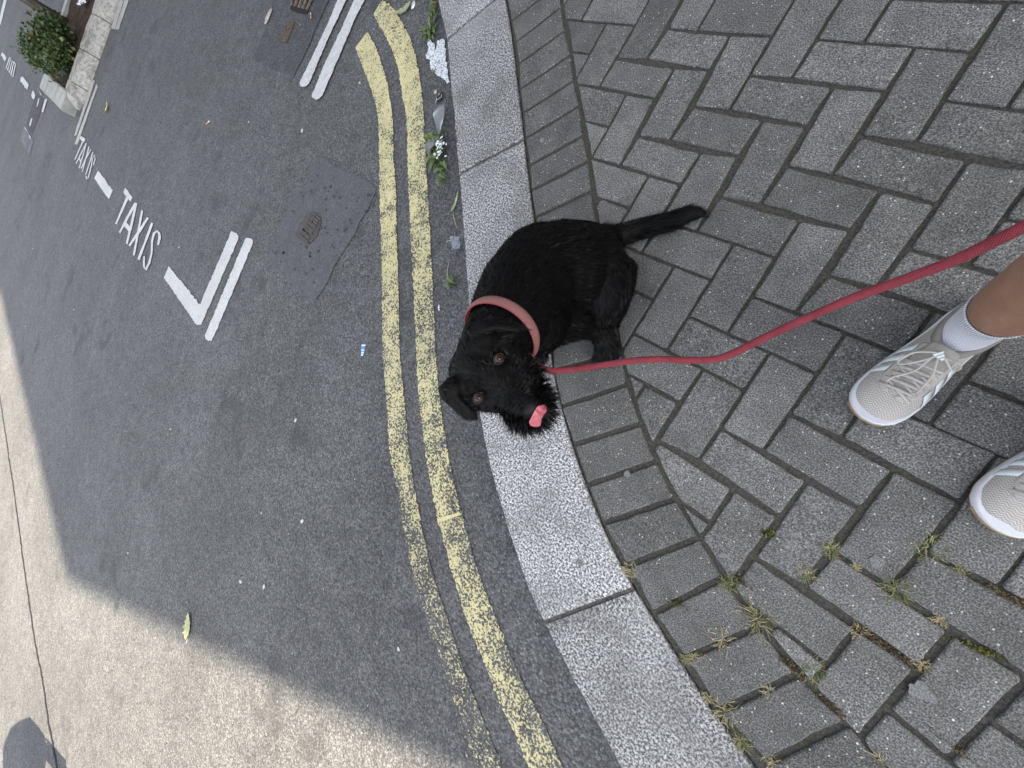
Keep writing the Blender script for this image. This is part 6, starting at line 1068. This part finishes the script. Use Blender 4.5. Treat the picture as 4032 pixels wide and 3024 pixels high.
# ------------------------------------------------------------ small litter
def put(name, pos, z, label, cat, rz=0, group=None):
    o = empty(name, (pos[0], pos[1], z), rz); tag(o, label, cat, group); return o
def crumple(bm, w_, h_, nx, ny, amp, seed):
    r = random.Random(seed); G = [[bm.verts.new(((i/nx-.5)*w_, (j/ny-.5)*h_, .001+amp*abs(mnoise.noise(Vector((i*.6+seed, j*.6, 0)))))) for j in range(ny+1)] for i in range(nx+1)]
    for i in range(nx):
        for j in range(ny): bm.faces.new((G[i][j], G[i+1][j], G[i+1][j+1], G[i][j+1]))
    return G
q = M('blue_wrapper', .35, .5); yb = q.ramp(q.math('ADD', q.math('MULTIPLY', q.sep(1), 17), .5), [(0, (.62, .66, .70)), (.17, (.62, .66, .70)), (.18, (.10, .30, .55)), (.24, (.45, .62, .75)), (.36, (.06, .24, .60)), (.44, (.45, .60, .72)), (.56, (.05, .22, .62)), (.78, (.02, .14, .50)), (.80, (.65, .70, .72))], 'CONSTANT'); q.set('Base Color', yb)
bm = bmesh.new(); G = crumple(bm, .022, .050, 6, 14, .006, 3)
for i, col in enumerate(G):
    for j, v in enumerate(col): v.co.x *= .62+.55*j/14
bmobj('wrapper', bm, q.m, None, True).name = 'sweet_wrapper'
wr = bpy.data.objects['sweet_wrapper']; wr.location = (*RP['wrap'], ZR+.004); wr.rotation_euler = (0, 0, math.radians(28)); tag(wr, 'small crumpled blue and white wrapper lying on the road', 'wrapper')
# cigarette ends
def butt(pos, rz, label, colr=(.50, .26, .12), L=.024):
    o = put('cigarette_end', pos, ZR+.004, label, 'cigarette end', rz)
    bm = bmesh.new(); tube(bm, [(0, 0, .0045), (L*.62, 0, .0045)], .004, 10); bmobj('filter', bm, simple('filter_paper', colr, .8, .2, .15, 300), o, True)
    bm = bmesh.new(); tube(bm, [(L*.62, 0, .0045), (L, .001, .004)], .0038, 10); bmobj('paper', bm, simple('cigarette_paper', (.62, .61, .58), .8), o, True); return o
butt(RP['butt'], 2.4, 'flattened cigarette end with orange filter beside the gully grate', L=.04)
butt(RP['butt2'], .8, 'lone orange cigarette end out on the open road', L=.045)
butt(RP['white'], -1.0, 'white paper cigarette end between the yellow line and the kerb', (.60, .59, .57), .022)
# shells, pebbles, ovals
def lump(name, pos, z, sx, sy, sz, rz, m, label, cat, seed, group=None):
    bm = bmesh.new(); bmesh.ops.create_icosphere(bm, subdivisions=3, radius=1)
    for v in bm.verts: v.co *= 1+.22*mnoise.noise(v.co*1.7+Vector((seed, 0, 0))); v.co.x *= sx; v.co.y *= sy; v.co.z = v.co.z*sz+sz*.8
    o = bmobj(name, bm, m, None, True); o.location = (pos[0], pos[1], z); o.rotation_euler = (0, 0, rz); tag(o, label, cat, group); return o
STN = simple('pale_stone', (.36, .34, .31), .8, .3, .35, 120, .6)
lump('broken_shell', RP['shell'], ZR+.006, .052, .020, .007, 1.55, STN, 'long pale flake of stone lying beside the gully grate', 'stone', 4)
lump('mint', RP['oval'], ZR, .012, .020, .004, .4, simple('white_sweet', (.70, .70, .69), .4), 'flat white oval next to the curled leaf in the gutter', 'sweet', 2)
lump('pebble', RP['tan'], ZR, .010, .009, .004, 0, STN, 'small tan pebble above the black packet', 'pebble', 8)
BIT = simple('pale_grit', (.50, .50, .48), .8)
for k, (x, y, s_) in enumerate(PT['specks']): lump('grit', (x, y), ZR, s_*.35, s_*.25, .002, k*1.3, BIT, 'tiny pale chip of grit trodden into the road', 'grit', k, 'pale chips scattered on the road')
# black sachet with white print
o = put('black_packet', RP['pkt'], ZR+.001, 'tiny torn black plastic packet with white print by the kerb', 'packet', math.radians(35)); BP = M('black_plastic', .25, .5).set('Base Color', (.008, .008, .009, 1)).m; WP = simple('white_print', (.6, .6, .6))
bm = bmesh.new(); crumple(bm, .034, .040, 6, 6, .006, 9); bmobj('film', bm, BP, o, True)
bm = bmesh.new()
for a, b in (((-.015, -.012), (-.015, -.002)), ((-.015, -.012), (.012, -.010)), ((.012, -.010), (.012, .004)), ((-.015, -.012), (-.020, -.024)), ((-.004, .006), (-.004, .013)), ((.002, .006), (.002, .013))):
    p, q_ = np.array(a), np.array(b); n = left_n(unit(q_-p))*.0009; bm.faces.new([bm.verts.new((*v, .0085)) for v in (p+n, q_+n, q_-n, p-n)])
bmobj('print', bm, WP, o)
# twigs and straw
TW = simple('brown_twig', (.20, .12, .075), .8); ST = simple('dry_straw', (.42, .37, .26), .8)
def stick(name, pts, r, m, label, cat, group=None):
    bm = bmesh.new(); tube(bm, pts, r, 6); o = bmobj(name, bm, m, None, True); tag(o, label, cat, group); return o
a, b = RP['twigA'], RP['twigB']; stick('twig', [(a[0], a[1], ZR+.009), ((a[0]+b[0])/2+.006, (a[1]+b[1])/2, ZR+.010), (b[0], b[1], ZR+.008)], [.002, .0022, .0014], TW, 'thin reddish twig lying across the inner yellow line', 'twig')
for k, (nm, dx, dy) in enumerate((('straw1', .07, .05), ('straw2', .075, -.02), ('straw3', .05, .07))):
    p = RP[nm]; stick('straw', [(p[0]-dx*.5, p[1]+dy*.6, ZR+.006), (p[0], p[1]+.004, ZR+.016), (p[0]+dx*.5, p[1]-dy*.5, ZR+.012)], [.0012, .0014, .001], ST, ('dry straw stalk nearest the small kerb leaf', 'dry straw stalk lying flat just above the clear plastic scrap', 'dry straw stalk nearest the dog neck')[k], 'straw', 'straw stalks in the gutter')
# leaves
def leafmesh(L, W_, lobes, curl, seed, fold=0):
    r = random.Random(seed); n = 40; bm = bmesh.new(); rowsl = []
    for i in range(n+1):
        t = i/n; w0 = W_*math.sin(math.pi*t**.8)**.7*(1-.25*t)+.0004; jag = 1-.35*abs(math.sin(t*math.pi*lobes))**.6 if 0 < t < 1 else 1
        wl, wr_ = w0*jag*r.uniform(.93, 1.07), w0*jag*(1-fold)*r.uniform(.93, 1.07); z = .003+curl*(t-.5)**2*4*L*.2
        rowsl.append([bm.verts.new((-wl, (t-.5)*L, z+curl*.5*wl)), bm.verts.new((-wl*.5, (t-.5)*L, z+.0015)), bm.verts.new((0, (t-.5)*L, z)), bm.verts.new((wr_*.5, (t-.5)*L, z+.002+fold*.006)), bm.verts.new((wr_, (t-.5)*L, z+curl*.6*wr_+fold*.012))])
    for a, b in zip(rowsl[:-1], rowsl[1:]):
        for k in range(4): bm.faces.new((a[k], a[k+1], b[k+1], b[k]))
    return bm
def leafm(nm, a, b): q = M(nm, .6, .3); q.set('Base Color', q.mix(q.ramp(q.noise(90, 4, .6), [(.35, 0), (.7, 1)]), a, b)); q.set('Normal', q.bump(q.wave(120, 2), .3, .001)); return q.m
E_ = [np.array(p) for p in PT['bl']['e']]
tip, base = np.array(D['bl_t'][0]), np.array(D['bl_t'][1]); Lf = float(np.hypot(*(base-tip)))
o = put('fallen_leaf', (tip+base)/2, ZR+.001, 'large pale yellow green leaf with jagged edge lying on the shadow line', 'leaf', math.atan2(*(unit(tip-base)[::-1]))-math.pi/2)
bmobj('blade', leafmesh(Lf*.86, Lf*.36, 5, .30, 4, .25), leafm('pale_leaf', (.26, .27, .13), (.40, .41, .24)), o, True)
bm = bmesh.new(); tube(bm, [(0, -Lf*.42, .004), (-.002, -Lf*.5, .006), (-.012, -Lf*.58, .003)], [.0016, .0014, .001], 6); bmobj('stalk', bm, ST, o, True)
o = put('curled_leaf', RP['topleaf'], ZR+.001, 'curled grey green leaf at the top edge next to the white oval', 'leaf', 2.1)
bmobj('blade', leafmesh(.11, .030, 3, .7, 6, .3), leafm('curled_leaf_green', (.16, .19, .10), (.30, .33, .19)), o, True); bm = bmesh.new(); tube(bm, [(0, -.055, .012), (.01, -.075, .01)], .0012, 6); bmobj('stalk', bm, ST, o, True)
o = put('yellow_leaf', RP['leafmid'], ZR+.001, 'small folded yellow leaf far out on the road near the bays', 'leaf', .4); bmobj('blade', leafmesh(.13, .045, 2, .8, 7, .2), leafm('yellow_leaf', (.42, .42, .15), (.55, .54, .25)), o, True)
o = put('kerb_leaf', RP['greenleaf'], ZR+.001, 'narrow light green leaf leaning on the foot of the kerb', 'leaf', .25); bmobj('blade', leafmesh(.085, .012, 1, .5, 9, .1), leafm('light_green_leaf', (.20, .28, .13), (.36, .42, .24)), o, True)
CLR = M('clear_plastic', .12, .5).set('Base Color', (.42, .47, .58, 1)).m; CLR.node_tree.nodes['Principled BSDF'].inputs['Transmission Weight'].default_value = .55
bm = bmesh.new(); crumple(bm, .034, .045, 10, 10, .035, 21); o = bmobj('plastic_scrap', bm, CLR, None, True); o.location = (RP['cup'][0]+.012, RP['cup'][1], ZR+.04); o.rotation_euler = (.9, .3, .4); tag(o, 'crumpled clear bluish plastic scrap against the kerb edge', 'plastic scrap')
GPL = M('grey_film', .35, .4).set('Base Color', (.17, .185, .195, 1)).m; GPL.node_tree.nodes['Principled BSDF'].inputs['Transmission Weight'].default_value = .3
bm = bmesh.new(); p0 = np.array(RP['strip']); rowsl = []
for i in range(31):
    t = i/30; c = Vector((p0[0]+.10*(.5-t)*-.9+.012*math.sin(t*7), p0[1]+.21*(.5-t), ZR+.035+.02*math.sin(t*9))); w_ = .022*(1-.4*t)+.006*math.sin(t*11)
    rowsl.append([c+Vector((w_*k, .35*w_*k, .008*math.sin(k*2+t*12))) for k in (-1, -.4, .3, 1)])
strip3(bm, rowsl); o = bmobj('plastic_film', bm, GPL, None, True); tag(o, 'wavy strip of grey plastic film caught in the kerb weeds', 'plastic film')
bm = bmesh.new(); crumple(bm, .16, .10, 8, 8, .05, 31); o = bmobj('paper_litter', bm, simple('white_litter', (.66, .68, .72), .6), None, True); o.location = (RP['litter'][0]+.55, RP['litter'][1]-.02, ZT+.004); o.rotation_euler = (0, .2, .5); tag(o, 'crumpled white paper on the inner edge of the planter kerb', 'litter')
bm = bmesh.new(); crumple(bm, .03, .03, 6, 6, .012, 41); o = bmobj('feather', bm, simple('pale_down', (.40, .42, .43), .9), None, True); o.location = (*RP['wf'], ZR+.004); tag(o, 'wispy pale feather next to the weeds above the spilt paint', 'feather')
# ------------------------------------------------------------ gum trodden into the paving
GM = M('gum_pale', .8, .2); GM.set('Base Color', GM.ramp(GM.noise(400, 3), [(.38, (.085, .085, .085)), (.62, (.21, .213, .213))])); GM = GM.m
for k, (x, y, r) in enumerate(PT['gum']):
    r *= .8
    bm = bmesh.new(); n = 22
    c = bm.verts.new((x, y, .0030)); ring = [bm.verts.new((x+r*(1+.5*mnoise.noise(Vector((k*3, math.cos(a)*1.6, math.sin(a)*1.6))))*math.cos(a), y+r*.85*(1+.5*mnoise.noise(Vector((k*3, math.cos(a)*1.6, math.sin(a)*1.6))))*math.sin(a), .0024)) for a in [2*math.pi*j/n for j in range(n)]]
    for j in range(n): bm.faces.new((c, ring[j], ring[(j+1) % n]))
    bmobj('gum_spot', bm, GM, None, True)['kind'] = 'structure'
# ------------------------------------------------------------ grass tufts and moss in the joints
GR_ = leafmat('grass_blade', [(0, (.055, .075, .022)), (.4, (.12, .135, .05)), (.7, (.23, .20, .10)), (1, (.36, .30, .18))], .7)
def tuft(x, y, r, kind, label, group, seed, z=-.004):
    rr_ = np.random.default_rng(seed); n = {'s': 70, 'g': 110, 'm': 110, 'v': 20}[kind]; tm = {'s': (.82, .12), 'g': (.35, .25), 'm': (.5, .3), 'v': (.15, .1)}[kind]
    V = []; F = []; T = []
    for k in range(n):
        a = rr_.uniform(0, 6.283); q_ = r*rr_.uniform(0, .6); b = np.array([q_*math.cos(a), q_*math.sin(a), 0]); a2 = a+rr_.normal()*.8; L = r*.74*rr_.uniform(.3, 1.1)**1.2; up = rr_.uniform(.1, 1.2)
        d = np.array([math.cos(a2), math.sin(a2), up]); d /= np.linalg.norm(d); s_ = np.cross(d, [0, 0, 1]); s_ /= np.linalg.norm(s_)+1e-9; w_ = rr_.uniform(.0005, .0011); m_ = b+d*L*.5+rr_.normal(size=3)*.12*L; e = b+d*L+np.array([rr_.normal()*.15*L, rr_.normal()*.15*L, -.25*L*up-.0]); e[2] = max(e[2], .001)
        o = len(V); V += [b-s_*w_, b+s_*w_, m_+s_*w_*.8, m_-s_*w_*.8, e]; F += [(o, o+1, o+2, o+3), (o+3, o+2, o+4)]; T += [float(np.clip(rr_.normal(*tm), 0, 1))]*5
    o = pyobj('grass_tuft', V, F, GR_, None, False, {'tint': T}); o.location = (x, y, z); tag(o, label, 'grass tuft', group); return o
big = {2: 'largest straw and green tuft, in the joint corner beside the border blocks', 6: 'dry straw tuft against the kerb, beside the fifth border block from the bottom', 3: 'dry brown tuft halfway along a border block joint', 8: 'yellowish green tuft where the narrow cut block ends', 11: 'green tuft in the paving nearest the left shoe', 12: 'green tuft with long stray blades left of the one by the shoe', 9: 'short mixed tuft in the joint left of the two green ones', 1: 'sparse green tuft at the inner corner of the border blocks', 0: 'dry curled tuft beside the joint between two kerbstones', 16: 'tiny bright green seedling in a border block joint'}
big.update({4: 'small straw wisp on the left of a pair in a border block joint', 5: 'small straw wisp on the right of a pair in a border block joint', 7: 'mixed tuft at the bottom edge between kerb and last border block', 10: 'pale tuft beside tiny stones where two paving joints meet', 13: 'faint straw wisp at the left end of a brown mossy joint', 14: 'curled straw wisp in the joint near the shadowy corner of two blocks', 15: 'small straw tuft low in the second border joint from the bottom', 17: 'straw tuft at the very bottom next to the kerb', 18: 'straw tuft at the very bottom in the middle of the blocks', 19: 'wisp of dry grass against the kerb two joints from the bottom', 20: 'tiny dry curl in the joint left of the green tufts', 21: 'dry curled wisp next to the big pale gum stain', 22: 'yellowish wisp in the mossy joint right of the greenest tuft', 23: 'tiny mixed wisp against the kerb by the paired straw wisps'})
for k, (x, y, r, kd) in enumerate(PT['tufts']):
    tuft(x, y, r, kd, big.get(k, 'small sparse tuft of straw coloured grass in a paving joint'), 'grass tufts in the paving joints', 100+k)
MS = leafmat('moss', [(0, (.06, .065, .015)), (.5, (.15, .155, .04)), (1, (.26, .25, .08))], .9); MB_ = leafmat('dry_moss', [(0, (.08, .06, .03)), (.5, (.17, .13, .07)), (1, (.28, .22, .12))], .9)
for k, (x, y, r, kd) in enumerate(PT['moss']):
    rr_ = np.random.default_rng(200+k); dx = np.array([.62, -.78]) if False else unit(rr_.normal(size=2)); n = 260
    bi = near_i(B1, (x, y)); jd = np.array([1.0, 0]) if kd == 'b' else np.array([.93, .37])
    P_ = [np.array([*(np.array([x, y])+jd*rr_.normal()*r*.8+left_n(jd)*rr_.normal()*.0032), -.004+.002*rr_.random()]) for _ in range(n)]
    o = leaf_cloud('moss_patch', P_, .0042, MS if kd == 'm' else MB_, None, up=1.5, seed=300+k); o['kind'] = 'stuff'; tag(o, 'moss growing in the joints of the paving', 'moss')
# ------------------------------------------------------------ weeds along the foot of the kerb
WD = leafmat('weed_leaf', [(0, (.035, .055, .018)), (.5, (.075, .115, .035)), (.85, (.13, .17, .06)), (1, (.26, .16, .08))], .5)
def lobed(bm, base, d, L, W_, lift, tints, tv, r):
    """one toothed dandelion-like leaf arching out from base along d"""
    n = 12; s_ = np.array([-d[1], d[0]]); prev = None
    for i in range(n+1):
        t = i/n; w_ = W_*math.sin(math.pi*min(1, t*.96+.02))**.6*(1-.45*(i % 2))*(.5+.8*t if t < .7 else 1.06-.6*(t-.7)/.3); z = base[2]+lift*math.sin(t*2.3)*L-.1*L*t*t
        c = np.array(base[:2])+d*L*t; row = [bm.verts.new((*(c-s_*w_), max(ZR+.002, z+.3*w_))), bm.verts.new((*c, max(ZR+.001, z))), bm.verts.new((*(c+s_*w_), max(ZR+.002, z+.3*w_)))]; tints += [tv]*3
        if prev: bm.faces.new((prev[0], prev[1], row[1], row[0])); bm.faces.new((prev[1], prev[2], row[2], row[1]))
        prev = row
def weed(name, pos, nl, L, label, seed, spread=(.0, 6.28), long=0, dirv=(0, 1)):
    r = random.Random(seed); bm = bmesh.new(); T = []
    for k in range(nl):
        a = r.uniform(*spread); off = (np.array(dirv)*r.uniform(-.5, .5)*long); lobed(bm, (pos[0]+off[0]+r.gauss(0, .004), pos[1]+off[1]+r.gauss(0, .004), ZR+.004+r.random()*.012), np.array([math.cos(a), math.sin(a)]), L*r.uniform(.5, 1.15), L*.2*r.uniform(.7, 1.2), r.uniform(.1, .7), T, min(1, max(0, r.gauss(.5, .25))), r)
    o = bmobj(name, bm, WD); at = o.data.attributes.new('tint', 'FLOAT', 'POINT'); at.data.foreach_set('value', np.array(T, np.float32)); tag(o, label, 'weed'); return o
kd = unit(np.array(KO[near_i(KO, (-.9, -.4))+6])-np.array(KO[near_i(KO, (-.9, -.4))]))
weed('kerb_weed', RP['weedmid'], 62, .064, 'bushy toothed leaf weed splashed with white paint at the foot of the kerb', 1, (1.2, 5.6), .13, kd)
weed('kerb_weed', RP['weedlow'], 16, .045, 'narrow ragged weed just below the paint splashed one', 2, (2.2, 5.2), .06, kd)
weed('kerb_weed', RP['weedtop2'], 110, .034, 'long strip of low weeds along the kerb at the top edge', 3, (1, 5.6), .26, unit(np.array(RP['weedtop'])-np.array(RP['weedtop2'])))
weed('kerb_weed', RP['weedtop'], 34, .042, 'low weed clump just above the patch of spilt paint', 4, (1, 5.6), .06, (1, .3))
weed('kerb_weed', RP['smallweed'], 8, .022, 'tiny green sprig between yellow line and spilt paint', 5)
weed('kerb_weed', RP['weed3'], 14, .042, 'dark green weed tucked under the kerb next to the dog neck', 6, (2, 5))
PW = simple('paint_splash', (.72, .75, .78), .5, .4, .03); bm = bmesh.new(); r = random.Random(8)
for k in range(34):
    c = np.array(RP['weedmid'])+kd*r.uniform(-.03, .05)+np.array([.028, .012])+np.array([r.gauss(0, .014), r.gauss(0, .010)]); a = r.uniform(0, 3.14); L = r.uniform(.004, .013); d = np.array([math.cos(a), math.sin(a)]); n = left_n(d)*r.uniform(.0015, .004); z = ZR+.040+r.random()*.012
    P_ = [c-d*L, c-d*L*.3+n, c+d*L*.5+n*.6, c+d*L, c+d*L*.4-n, c-d*L*.5-n*.7]; bm.faces.new([bm.verts.new((*p, z+r.gauss(0, .001))) for p in P_])
o = bmobj('paint_splashes', bm, PW); o['label'] = 'white paint splashes'
o.parent = bpy.data.objects['kerb_weed']
